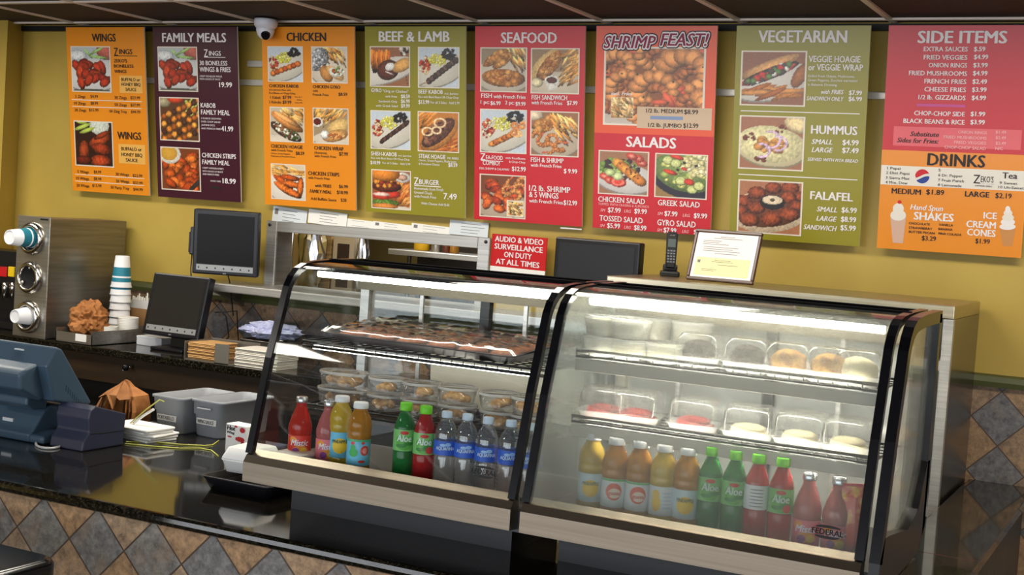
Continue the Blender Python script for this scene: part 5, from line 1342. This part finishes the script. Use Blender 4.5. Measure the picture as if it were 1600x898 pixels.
# ---------------------------------------------------------------- cup dispenser and things on the back counter
DX0, DX1, DY0, DY1, DZT = -5.25, -5.04, 4.875, 5.405, -.178
cd = thing('cup_dispenser', 'tall stainless cup dispenser with three round openings on the back counter', 'cup dispenser', ((DX0 + DX1) / 2, (DY0 + DY1) / 2, ZB))
b = MB(); b.box(DX0, DY0 + .003, ZB, DX1, DY1, DZT, .004, 1); b.go('cabinet', STEELD, cd, True)
b = MB(); b.box(DX0 - .004, DY0 - .006, ZB, DX1 + .006, DY0 + .003, DZT + .004, .002, 1); b.go('front_plate', STEEL, cd, True)
b = MB(); b.box(DX1 - .06, DY0 - .0075, DZT - .012, DX1 - .008, DY0 - .006, DZT - .004); b.go('name_plate', BLACKP, cd, True)
dxc = (DX0 + DX1) / 2; OPN = [onY(47, 372, DY0).z, onY(45, 433, DY0).z, onY(41, 494, DY0).z]
for z in OPN:
    b = MB(); c = (dxc, DY0 - .006, z)
    b.lathe([(.082, 0), (.082, -.006), (.076, -.022), (.062, -.030), (.056, -.026), (.056, .0)], c, 28, False, False, 'y'); o = b.go('collar', CHROME, cd, True)
    b = MB(); b.lathe([(.057, -.004), (.057, -.002)], c, 28, True, True, 'y'); b.go('opening', BLACKM, cd, True)
    for a in (90, 210, 330): b = MB(); b.sphere((c[0] + .048 * math.cos(R_(a)), c[1] - .012, c[2] + .048 * math.sin(R_(a))), .008, 2); b.go('roller', CHROME, cd, True)
CUP = mat('white_foam_cup', C(232, 232, 234), .5)
def cup(pos, rot, label, group, h=.13, r0=.030, r1=.044, teal=True, lip=.003):
    t = thing('foam_cup', label, 'cup', pos, rot, group)
    b = MB(); b.lathe([(r0 - .004, .004), (r0 - .003, 0), (r0, .001), (r1, h - .006), (r1 + lip, h - .005), (r1 + lip, h), (r1 - .002, h), (r0 - .002, .006)], n=28, cap1=False); b.go('cup_body', CUP, t)
    if teal:
        f = lambda z: r0 + (r1 - r0) * z / h + .0005; b = MB(); b.lathe([(f(.36 * h), .36 * h), (f(.64 * h), .64 * h)], n=28, cap0=False, cap1=False); b.lathe([(f(.69 * h), .69 * h), (f(.84 * h), .84 * h)], n=28, cap0=False, cap1=False); b.go('teal_band', TEALPRINT, t)
    return t
# cup axis +z is bottom->rim ; bottom points at the room (-Y): rotate so +z looks along +Y
cup((dxc - .006, DY0 - .150, OPN[0] + .004), (R_(-90), 0, 0), 'white foam cup with teal print sticking out of the top dispenser opening', 'cups in the dispenser', h=.16, r0=.036, r1=.052)
cup((dxc + .0, DY0 - .098, OPN[2] + .006), (R_(-90), 0, 0), 'plain white foam cup sticking out of the bottom dispenser opening', 'cups in the dispenser', h=.12, r0=.033, r1=.048, teal=False)
sx, sy = onY(186, 500, 5.22).x, 5.22
for k in range(8):
    cup((sx + .002 * (k % 2), sy, ZB + .16 + k * .038), (R_(180), 0, 0), f'upturned foam cup in the tall stack, number {k + 1} from the bottom' if k < 7 else 'topmost upturned foam cup with teal print in the tall stack beside the dispenser', 'stacked foam cups', h=.16, r0=.035, r1=.051, teal=k in (6, 7))
# steel tray with lids, paper and a crumpled bag
ax, ay = onZ(99, 536, ZB).x, 4.89
bx1 = onZ(137, 541, ZB).x + .012
st = thing('steel_holder', 'shallow steel tray holding lids and a crumpled bag beside the dispenser', 'tray', (ax + .1, 5.0, ZB))
TX0, TXR, TY0, TY1 = -4.965, -4.730, 4.875, 5.29
b = MB(); b.box(TX0, TY0, ZB, TXR, TY1, ZB + .004); b.box(TX0, TY0, ZB, TXR, TY0 + .003, ZB + .052); b.box(TXR - .003, TY0, ZB, TXR, TY1, ZB + .068); b.box(TX0, TY0, ZB, TX0 + .003, TY1, ZB + .068); b.box(TX0, TY1 - .003, ZB, TXR, TY1, ZB + .075); b.go('tray_body', STEEL, st, True)
b = MB(); b.box(-4.835, TY0 - .002, ZB + .015, -4.765, TY0, ZB + .05); b.go('paper_label', WHITE, st, True)
def crumple(name, label, cat, c, r, scl, seed, m, amp=.16, group=None, sub=3, fq=2.2):
    t = bmesh.new(); bmesh.ops.create_icosphere(t, subdivisions=sub, radius=1.0); g = np.random.RandomState(seed); K = g.randn(9, 3) * fq; Ph = g.rand(9) * 6
    for v in t.verts:
        k = 1 + amp * sum(abs(math.sin(float(np.dot(K[i], v.co)) * 1.7 + Ph[i])) - .5 for i in range(9)) * .45 + amp * .3 * g.randn()
        v.co = Vector((v.co.x * r * scl[0] * k, v.co.y * r * scl[1] * k, v.co.z * r * scl[2] * k))
    zmin = min(v.co.z for v in t.verts)
    for v in t.verts: v.co.z -= zmin
    b = MB(); b.merge(t, None, False); o = b.go(name, m); o.location = c; return tag(o, label, cat, group)
crumple('crumpled_bag', 'crumpled brown paper bag in the steel tray beside the dispenser', 'paper bag', (-4.872, 5.0, ZB + .004), .078, (1.0, .9, 1.0), 5, KRAFT, .30, None, 4, 1.1)
for k, (x, y, z, n) in enumerate(((-4.80, 4.93, .004, 0),)): pass
def lidstack(x, y, n, r, label):
    t = thing('lid_stack', label, 'lids', (x, y, ZB + .0045), (0, 0, 0), 'stacks of white cup lids')
    prof = [(r * .9, 0)]
    for k in range(n): z = k * .008; prof += [(r, z + .001), (r, z + .006), (r * .965, z + .007)]
    b = MB(); b.lathe(prof, n=28); b.go('lids', WHITE, t); return t
lidstack(onY(168, 515, 5.05).x, 5.05, 10, .052, 'low stack of white lids in the steel tray beside the crumpled bag')
lidstack(onY(200, 505, 5.18).x, 5.18, 15, .052, 'taller stack of white lids at the back of the steel tray')
sb = thing('straw_box', 'brown cardboard box full of white wrapped straws behind the tilted monitor', 'box', (-4.83, 5.345, ZB))
b = MB(); w_, d_, h_ = .10, .045, .19
for q in ((-w_, -d_, w_, -d_ + .003), (-w_, d_ - .003, w_, d_), (-w_, -d_, -w_ + .003, d_), (w_ - .003, -d_, w_, d_)): b.box(q[0], q[1], 0, q[2], q[3], h_)
b.box(-w_, -d_, 0, w_, d_, .003); b.go('box_body', CARD, sb)
b = MB(); b.box(-w_ - .0008, -d_ - .0008, h_ - .03, w_ + .0008, -d_, h_ + .012); b.go('printed_flap', mat('box_flap_grey', C(206, 204, 200), .6), sb)
for i in range(20):
    x, y = -.088 + .176 * (i % 10) / 9, (-.018, .014)[i // 10]; q = MB(); g = rnd.random()
    q.tube([(0, 0, 0), (.004 * (g - .5), 0, .205 + .012 * rnd.random() + (.025 if i in (3, 6) else 0))], .0035, 6)
    o = tag(q.go('wrapped_straw', WHITE), 'white paper wrapped straw standing in the cardboard box', 'straw', 'wrapped straws in the cardboard box'); o.location = (-4.83 + x, 5.345 + y, ZB + .0035)
# napkins
nk = thing('napkin_holder', 'grey metal napkin holder around the brown napkins on the back counter', 'holder', (-4.03, 4.98, ZB))
nx0, nx1 = onY(290, 555, 4.90).x + .015, onY(362, 565, 4.90).x
nxm = (nx0 + nx1) / 2 + .02
b = MB(); b.box(nx0 - .012, 4.885, ZB, nx0 - .009, 5.08, ZB + .085); b.box(nx0 - .012, 4.885, ZB, nx1 + .02, 5.08, ZB + .003); b.box(nxm + .02, 4.885, ZB, nxm + .10, 4.888, ZB + .09); b.box(nx0 - .012, 5.077, ZB, nx1 + .02, 5.08, ZB + .09); b.go('holder_body', mat('holder_grey_steel', C(150, 146, 138), .4, .8), nk, True)
def sheets(name, label, x0, x1, y0, y1, z, n, th, m, group=None, seed=1):
    b = MB(); g = random.Random(seed)
    for k in range(n):
        dx, dy = (g.random() - .5) * .006, (g.random() - .5) * .006; b.box(x0 + dx, y0 + dy, z + k * th, x1 + dx, y1 + dy, z + (k + .86) * th, th * .3, 1)
    return tag(b.go(name, m), label, 'napkins', group)
sheets('napkin_stack', 'stack of brown paper napkins in the grey holder', nx0, nxm + .012, 4.895, 5.06, ZB + .0035, 12, .0065, mat('brown_napkins', C(196, 152, 96), .8))
wx0_, wx1_ = onY(366, 560, 4.90).x, onY(424, 570, 4.90).x
sheets('napkin_stack', 'stack of white paper napkins beside the left display case', wx0_, wx1_ + .03, 4.90, 5.06, ZB, 11, .0075, mat('white_napkins', C(222, 216, 204), .8), seed=3)
crumple('folded_towel', 'rumpled pale blue towel lying behind the white napkins', 'towel', (onY(412, 512, 5.24).x + .02, 5.27, ZB + .09), .11, (1.3, .8, .34), 21, mat('pale_blue_towel', C(190, 194, 222), .9, noise=((60, 60, 60), C(160, 166, 206), .4, .6)), .20, None, 4, 1.6)
tw_ = thing('steel_tub', 'shallow steel tub under the pale blue towel on the back counter', 'tub', (onY(412, 512, 5.24).x + .02, 5.27, ZB))
b = MB(); b.loops([[(x, y, z) for x, y in rrect(-.13 + g, -.09 + g, .13 - g, .09 - g, .03, 4)] for z, g in ((0, .015), (.08, .004), (.085, 0), (.088, 0), (.088, .006), (.02, .018))]); b.go('tub_body', STEELD, tw_)
# drinks machine at the far left
sm = thing('drinks_machine', 'black drinks machine with red and yellow buttons left of the cup dispenser', 'drinks machine', (-5.75, 5.22, ZB))
b = MB(); b.box(-5.80, 5.10, ZB, -5.30, 5.26, ZB + .40, .01); b.box(-5.80, 5.02, ZB, -5.30, 5.26, ZB + .04, .006); b.go('cabinet', BLACKP, sm, True)
for i, (px0, px1, m) in enumerate(((-14, -4, RED), (1, 11, RED), (14, 23, mat('yellow_button', C(236, 196, 30), .4)))):
    p0, p1 = onY(px0, 416, 5.095), onY(px1, 433, 5.095); b = MB(); b.box(p0.x, 5.088, p1.z, p1.x, 5.10, p0.z, .003, 1); b.go('flavour_button', m, sm, True)
for px in (-6, 6, 18):
    p = onY(px, 450, 5.05); b = MB(); b.lathe([(.014, p.z - .05), (.018, p.z), (.018, p.z + .03)], (p.x, 5.06, 0), 14); b.go('nozzle', CHROME if px > 0 else BLACKP, sm, True)

# ---------------------------------------------------------------- things on the front counter
def profile_part(name, poly, x0, x1, m, par, bev=.006):
    t = bmesh.new(); A = [t.verts.new((x0, *p)) for p in poly]; B = [t.verts.new((x1, *p)) for p in poly]; n = len(poly)
    t.faces.new(A); t.faces.new(B[::-1])
    for i in range(n): t.faces.new((A[i], B[i], B[(i + 1) % n], A[(i + 1) % n]))
    bmesh.ops.recalc_face_normals(t, faces=t.faces[:]); bmesh.ops.bevel(t, geom=t.edges[:], offset=bev, segments=3, affect='EDGES', profile=.6)
    b = MB(); b.merge(t, None, False); o = b.go(name, m, par, True)
    for p in o.data.polygons: p.use_smooth = False
    return o
rg = thing('register_terminal', 'blue-grey register terminal seen from behind at the left end of the counter', 'register', (-3.65, 3.48, ZC))
XR = -3.43
profile_part('display_housing', [(3.375, -.556), (3.402, -.566), (3.553, -.764), (3.525, -.772), (3.375, -.742), (3.335, -.62)], -4.0, XR, BLUEG, rg, .010)
profile_part('rear_cover', [(3.345, -.615), (3.285, -.632), (3.262, -.652), (3.270, -.700), (3.36, -.745), (3.40, -.72)], -4.0, XR - .045, BLUEG, rg, .012)
profile_part('hinge', [(3.345, -.742), (3.345, -.765), (3.375, -.785), (3.43, -.785), (3.45, -.74), (3.40, -.70)], -3.72, -3.525, BLUEG, rg, .008)
profile_part('base', [(3.375, -.899), (3.370, -.872), (3.392, -.855), (3.435, -.795), (3.47, -.775), (3.56, -.785), (3.66, -.87), (3.66, -.899)], -3.92, -3.535, BLUEG, rg, .010)
profile_part('base_skirt', [(3.378, -.8995), (3.376, -.872), (3.45, -.858), (3.66, -.868), (3.66, -.8995)], -3.92, -3.475, BLUEG, rg, .012)
b = MB(); b.box(-3.425, 3.43, -.70, -3.4245, 3.45, -.66); o = None; b.b.free()
b = MB()
for k in range(8): b.box(XR - .001, 3.425 + .010 * k, -.712 - .009 * k, XR + .0006, 3.429 + .010 * k, -.690 - .009 * k)
b.go('side_vents', mat('vent_dark', C(40, 56, 72), .5), rg, True)
q0, q1 = onY(20, 544, 3.345), onY(33, 548, 3.345)
b = MB(); b.box(q0.x, 3.352, q1.z, q1.x, 3.358, q0.z); b.go('badge', mat('badge_silver', C(186, 192, 196), .4), rg, True)
q0, q1 = onY(4, 653, 3.40), onY(20, 658, 3.40); b = MB(); b.box(q0.x, 3.400, -.846, q1.x, 3.412, -.832); b.go('badge', mat('badge_silver', C(186, 192, 196), .4), rg, True)
b = MB(); b.box(-3.90, 3.40, -.60, -3.46, 3.404, -.59); b.b.free()
pn = thing('receipt_printer', 'dark navy slip printer in front of the register terminal', 'printer', (-3.38, 3.48, ZC))
profile_part('body', [(3.387, -.8995), (3.393, -.868), (3.418, -.836), (3.412, -.79), (3.418, -.762), (3.440, -.749), (3.590, -.79), (3.582, -.8995)], -3.456, -3.304, NAVY, pn, .006)
b = MB(); b.box(-3.44, 3.455, -.762, -3.32, 3.459, -.7515); b.go('paper_slot', BLACKM, pn, True)
b = MB(); b.tube([(-3.303, 3.42, -.842), (-3.3025, 3.50, -.846), (-3.3025, 3.58, -.848)], .0016, 5); b.go('side_seam', BLACKM, pn, True)
cb_ = MB(); P = [onZ(77 + 21 * math.cos(R_(t)), 693 + 7 * math.sin(R_(t)), ZC + .0045) for t in range(20, 375, 15)]; cb_.tube(P, .0042, 8); tag(cb_.go('loose_cable', mat('pale_cable', C(196, 196, 196), .4)), 'pale loop of cable on the counter in front of the navy printer', 'cable')
# brown paper bag with folded sides
kb_ = thing('bag_bundle', 'bundle of folded brown paper bags standing behind the navy printer', 'paper bags', (onY(196, 655, 3.90).x, 3.90, ZC))
KL, KD = mat('kraft_lit', C(190, 128, 76), .75), mat('kraft_shaded', C(120, 74, 38), .8)  # lit and shaded tones of the same paper, fold shade put into the colour
b = MB(); b.loops([[(-.080, -.052, 0), (.082, -.048, 0), (.080, .045, 0), (-.078, .045, 0)], [(-.086, -.058, .05), (.084, -.052, .06), (.082, .048, .06), (-.080, .046, .055)], [(-.074, -.046, .112), (.070, -.040, .118), (.072, .040, .120), (-.070, .036, .116)],
    [(-.030, -.018, .148), (.030, -.014, .146), (.026, .014, .148), (-.026, .012, .150)], [(-.008, -.006, .172), (.010, -.004, .168), (.008, .004, .168), (-.006, .004, .171)]], sm=False); b.go('bag_body', KRAFT, kb_)
for k, (x0_, x1_, y_, h_, lean_, m_) in enumerate(((-.094, -.074, -.062, .098, -.004, KL), (-.076, -.060, -.068, .112, .004, KD), (-.062, -.030, -.066, .120, -.010, KL), (.036, .046, -.064, .100, .006, KD), (.050, .058, -.066, .110, .004, KRAFT), (.062, .070, -.062, .104, .006, KD), (.074, .084, -.058, .100, .006, KRAFT))):
    b = MB(); b.loops([[(x0_, y_, 0), (x1_, y_ - .004, 0), (x1_, y_ + .016, 0), (x0_, y_ + .016, 0)], [(x0_ + lean_, y_ + .002, h_ * .6), (x1_ + lean_, y_ - .006, h_ * .62), (x1_ + lean_, y_ + .016, h_ * .62), (x0_ + lean_, y_ + .016, h_ * .6)], [(x0_ * .88, y_ + .014, h_), (x1_ * .88, y_ + .008, h_ + .006), (x1_ * .85, y_ + .026, h_ + .006), (x0_ * .85, y_ + .026, h_)]], sm=False); b.go('folded_side', m_, kb_)
for pts, m_ in ((((-.036, -.070, .118), (-.004, -.020, .168), (.012, -.066, .118), (.006, -.080, .066)), KL), (((.002, -.020, .170), (.030, -.026, .150), (.072, -.060, .112), (.034, -.074, .104), (.014, -.070, .112)), KRAFT), (((-.080, -.066, .100), (-.070, -.030, .124), (-.012, -.018, .160), (-.038, -.066, .118)), KRAFT)):
    b = MB(); q = [Vector(p) for p in pts]; b.loops([q, [p + Vector((0, .004, -.001)) for p in q]], sm=False); b.go('loose_flap', m_, kb_)
kn = thing('hanging_hook', 'small black ball knob with chrome pin above the brown paper bags', 'knob', (onY(206, 573, 4.88).x, 4.884, onY(206, 573, 4.88).z))
b = MB(); b.sphere((0, -.045, 0), .017, 3); b.go('ball', BLACKR, kn); b = MB(); b.tube([(0, 0, 0), (0, -.03, 0)], .005, 8); b.sphere((-.022, -.035, -.016), .007, 2); b.go('pin', CHROME, kn)
# paper stack and yellow straws
pp = [onZ(192, 690, ZC), onZ(240, 686, ZC)]
px_, py_ = -3.36, 3.74
for k in range(5):
    b = MB(); b.box(-.105, -.07, 0, .105, .07, .009, .003, 1); o = b.go('foam_tray', FOAM); tag(o, f'white flat foam tray in the pile behind the navy printer, number {k + 1} from the counter', 'tray', 'white trays beside the printer'); o.location = (px_ + .008 * (k % 3), py_ - .006 * k, ZC + .0105 * k); o.rotation_euler = (0, 0, R_(-8 + 5 * (k % 3)))
YS = mat('yellow_straw', C(196, 196, 92), .4)
def straw(pts, label, m=YS, r=.0024):
    b = MB(); b.tube(pts, r, 8); return tag(b.go('plastic_straw', m), label, 'straw', 'loose straws on the counter')
r3 = .0022
straw([onZ(x, y, ZC + r3) for x, y in ((197, 690), (240, 690), (280, 694), (320, 696), (332, 695), (342, 688))], 'long yellow straw lying on the counter with its end bent back', r=r3)
straw([onZ(x, y, ZC + r3) for x, y in ((196, 693), (240, 697), (280, 700), (312, 700), (330, 703), (341, 712))], 'long yellow straw lying on the counter with its end bent forward', r=r3)
p0, p1, p2 = onZ(197, 646, -.78), onY(226, 622, 3.74), onY(232, 616, 3.74)
straw([(-3.385, 3.70, -.846), (-3.33, 3.72, -.79), (-3.285, 3.735, -.752), (-3.268, 3.74, -.757)], 'yellow straw standing up from the pile of white trays')
straw([(-3.372, 3.70, -.846), (-3.34, 3.715, -.815), (-3.305, 3.73, -.788)], 'white plastic spoon handle standing up from the pile of white trays', WHITE, .005)['category'] = 'spoon'
# grey bins
def bin_(pos, label, text, handle):
    t = thing('plastic_bin', label, 'bin', pos, (0, 0, R_(-3)), 'grey plastic bins')
    w, d, h = .074, .15, .138
    def rr(g, z, r=.025): return [(x, y, z) for x, y in rrect(-w + g, -d + g, w - g, d - g, r, 5)]
    b = MB(); b.loops([rr(.016, 0), rr(.012, .006), rr(.007, h * .58), rr(.002, h * .60), rr(0, h - .008), rr(-.005, h - .008), rr(-.005, h), rr(.006, h), rr(.010, h * .6), rr(.018, .01)], True, True, True); b.go('tub', GREYBIN, t)
    if handle: b = MB(); b.box(-.034, -d - .012, h * .76, .034, -d + .002, h * .80, .003, 1); b.go('handle', GREYBIN, t)
    b = MB(); b.box(-.045, -d + .0048, h * .34, .050, -d + .0062, h * .50); o = b.go('label', WHITE, t)
    L = Letters(); L.add(text, -.040, h * .37, .040, .013, .025, 0, -d + .0040); L.go('handwriting', INK, o); return t
p = onZ(259, 677, ZC); bin_((p.x, p.y + .15, ZC), 'grey plastic bin beside the brown paper bags', 'PORTABELLO', False)
p = onZ(321, 684, ZC); bin_((p.x, p.y + .15, ZC), 'grey plastic bin labelled WING SAUCE', 'WING SAUCE', True)
# patterned box, foam box and black tray near the left case
pb = thing('patterned_carton', 'white carton with red and black shapes behind the white foam box', 'carton', (onY(374, 690, 3.78).x + .01, 3.78, ZC), (0, 0, R_(-6)))
b = MB(); b.box(-.05, -.03, 0, .05, .03, .10, .002, 1); b.go('carton_body', WHITE, pb)
L = Letters(); L.add('Hot', -.044, .078, -.004, .016, .06, .1, -.0306); L.add('Wing', -.044, .066, -.006, .009, .05, .1, -.0306); L.go('black_print', INK, pb)
L = Letters()
for cx__, cz__, rx, rz_ in ((.03, .085, .014, .010), (.02, .052, .024, .009), (.034, .038, .010, .012), (-.002, .094, .008, .004), (-.03, .055, .012, .003)): blot(L, cx__, cz__, rx, rz_, -.0305, 7)
L.go('red_print', mat('carton_red', C(190, 40, 46), .5), pb)
bt = thing('black_tray', 'low black plastic tray under the white foam box at the left case', 'tray', (-2.56, 3.36, ZC))
b = MB(); b.loops([[(x, y, ZC + z) for x, y in rrect(-2.66 + g, 3.22 + g, -2.395 - g, 3.50 - g, .02, 4)] for z, g in ((0, .02), (.03, .006), (.040, 0), (.043, 0), (.043, .008), (.02, .02))]); b.go('tray_body', BLACKP, bt, True)
fb_ = thing('foam_box', 'white foam takeaway box on the black tray beside the left case', 'box', (-2.585, 3.385, ZC + .0435), (0, 0, R_(4)))
def frr(g, z): return [(x, y, z) for x, y in rrect(-.075 + g, -.075 + g, .06 - g, .075 - g, .015, 4)]
b = MB(); b.loops([frr(.012, 0), frr(.002, .035), frr(0, .036), frr(0, .040)]); b.go('box_base', FOAM, fb_)
b = MB(); b.loops([frr(0, .0405), frr(.001, .045), frr(.014, .075), frr(.024, .078)]); b.go('box_lid', FOAM, fb_)

# ---------------------------------------------------------------- kitchen seen through the opening
kt = thing('kitchen_table', 'steel kitchen table behind the pass-through opening', 'table', (-3.6, 6.1, ZF))
b = MB(); b.box(-5.4, 5.70, -.60, -2.3, 6.5, -.56, .004, 1); b.go('table_top', STEELX, kt, True)
for x in (-5.35, -2.35):
    for y in (5.75, 6.45): b = MB(); b.tube([(x, y, ZF), (x, y, -.60)], .02, 10); b.go('leg', STEELD, kt, True)
sp = MB(); sp.box(-5.35, 6.05, ZF, -4.62, 6.75, .6, .01); fr = thing('kitchen_fridge', 'tall grey steel refrigerator at the left inside the kitchen', 'refrigerator', (-5.0, 6.5, ZF))
b = MB(); b.box(-5.35, 6.55, ZF, -4.72, 7.2, .45, .01); sp.b.free(); b.go('cabinet', mat('fridge_grey_steel', C(120, 116, 110), .4, .8), fr, True); b = MB(); b.tube([(-4.80, 6.53, -.9), (-4.80, 6.53, .1)], .012, 8); b.go('handle', CHROME, fr, True)
def at(px, py, Y): return onY(px, py, Y)
def carton(px0, px1, py0, Y, m, label, name='carton', d=.10, dark=False):
    a, e = at(px0, py0, Y), at(px1, py0, Y); t = thing(name, label, 'box', ((a.x + e.x) / 2, Y, -.56)); w = (e.x - a.x) / 2
    b = MB(); b.box(-w, 0, 0, w, d, a.z + .56, .004, 1); b.go('box_body', m, t)
    if dark: b = MB(); b.box(-w * .55, -.001, (a.z + .56) * .30, w * .55, 0, (a.z + .56) * .90); b.go('dark_label', mat('carton_dark_label', C(56, 40, 32), .5), t)
    return t
carton(459, 474, 364, 5.85, mat('cream_carton', C(206, 186, 156), .7), 'cream carton at the left inside the kitchen opening')
crumple('foil_bundle', 'crumpled silver foil bundle standing in the kitchen opening', 'foil', (at(484, 400, 5.84).x, 5.86, -.56), .16, (.42, .36, 1.35), 31, mat('silver_foil', C(200, 200, 205), .2, 1.0), .24)
carton(497, 519, 364, 5.88, mat('tan_carton', C(176, 146, 96), .7, noise=((10, 10, 60), C(140, 110, 66), .4, .6)), 'tan cardboard carton between the foil bundles in the kitchen')
carton(521, 555, 368, 5.88, mat('pale_carton', C(206, 190, 166), .7), 'pale carton with dark window in the kitchen opening', dark=True)
crumple('foil_bundle', 'narrow silver foil bundle right of the pale carton in the kitchen', 'foil', (at(563, 400, 5.86).x, 5.88, -.56), .15, (.2, .22, 1.3), 33, mat('silver_foil', C(200, 200, 205), .2, 1.0), .24)
ks = thing('kitchen_shelf', 'steel shelf with bottles over the stove in the kitchen opening', 'shelf', (-3.0, 6.45, -.26))
sa, se = at(606, 388, 6.3), at(760, 402, 6.3)
b = MB(); b.box(sa.x, 6.3, sa.z - .03, se.x + .5, 6.62, sa.z, .004, 1); b.go('shelf_board', STEELX, ks, True)
b = MB(); b.box(sa.x, 6.62, -.56, se.x + .5, 6.65, sa.z + .3); b.go('back_splash', mat('dark_hood', C(44, 38, 32), .4), ks, True)
for x in (sa.x + .02, se.x + .45): b = MB(); b.tube([(x, 6.5, -.56), (x, 6.5, sa.z - .03)], .012, 8); b.go('post', STEELD, ks, True)
def kbottle(px, m, r, h, label, capm):
    x = at(px, 390, 6.42).x; t = thing('squeeze_bottle', label, 'bottle', (x, 6.42, sa.z), (0, 0, 0), 'bottles on the kitchen shelf')
    b = MB(); b.lathe([(r * .95, 0), (r, .004), (r, h * .8), (r * .5, h * .92), (r * .4, h)], n=18); b.go('bottle_body', m, t); b = MB(); b.lathe([(r * .45, h), (r * .4, h + .02)], n=14); b.go('cap', capm, t)
kbottle(659, mat('mustard_yellow', C(226, 176, 30), .4), .045, .16, 'yellow bottle on the kitchen shelf', mat('mustard_yellow', C(226, 176, 30), .4))
kbottle(682, STEEL, .03, .15, 'steel shaker on the kitchen shelf', STEEL)
kbottle(698, mat('brown_sauce', C(96, 44, 20), .3), .026, .15, 'brown sauce bottle on the kitchen shelf', BLACKP)
kbottle(710, mat('amber_sauce', C(160, 110, 30), .3), .026, .15, 'amber sauce bottle on the kitchen shelf', BLACKP)
# ceiling light fixtures (behind the picture's upper edge)
cl0 = None
for lx, ly in ((-5.6, 4.05), (-3.77, 4.05), (-1.94, 4.05), (-.1, 4.05), (-4.6, .6), (1.7, .6)):
    if cl0 is None:
        cl0 = thing('ceiling_light', 'recessed ceiling light panel', 'ceiling light', (lx, ly, ZCEIL), (0, 0, 0), 'ceiling light panels')
        b = MB()
        for q in ((-.58, -.28, .58, -.25), (-.58, .25, .58, .28), (-.58, -.25, -.55, .25), (.55, -.25, .58, .25)): b.box(q[0], q[1], -.012, q[2], q[3], -.0005)
        b.go('frame', gm, cl0)
        b = MB(); b.box(-.55, -.25, -.010, .55, .25, -.004); b.go('diffuser', mat('light_diffuser', C(250, 246, 236), .5, emit=(1, .95, .86, 1), es=4), cl0)
    else: dup(cl0, (lx, ly, ZCEIL))
bpy.context.view_layer.update()
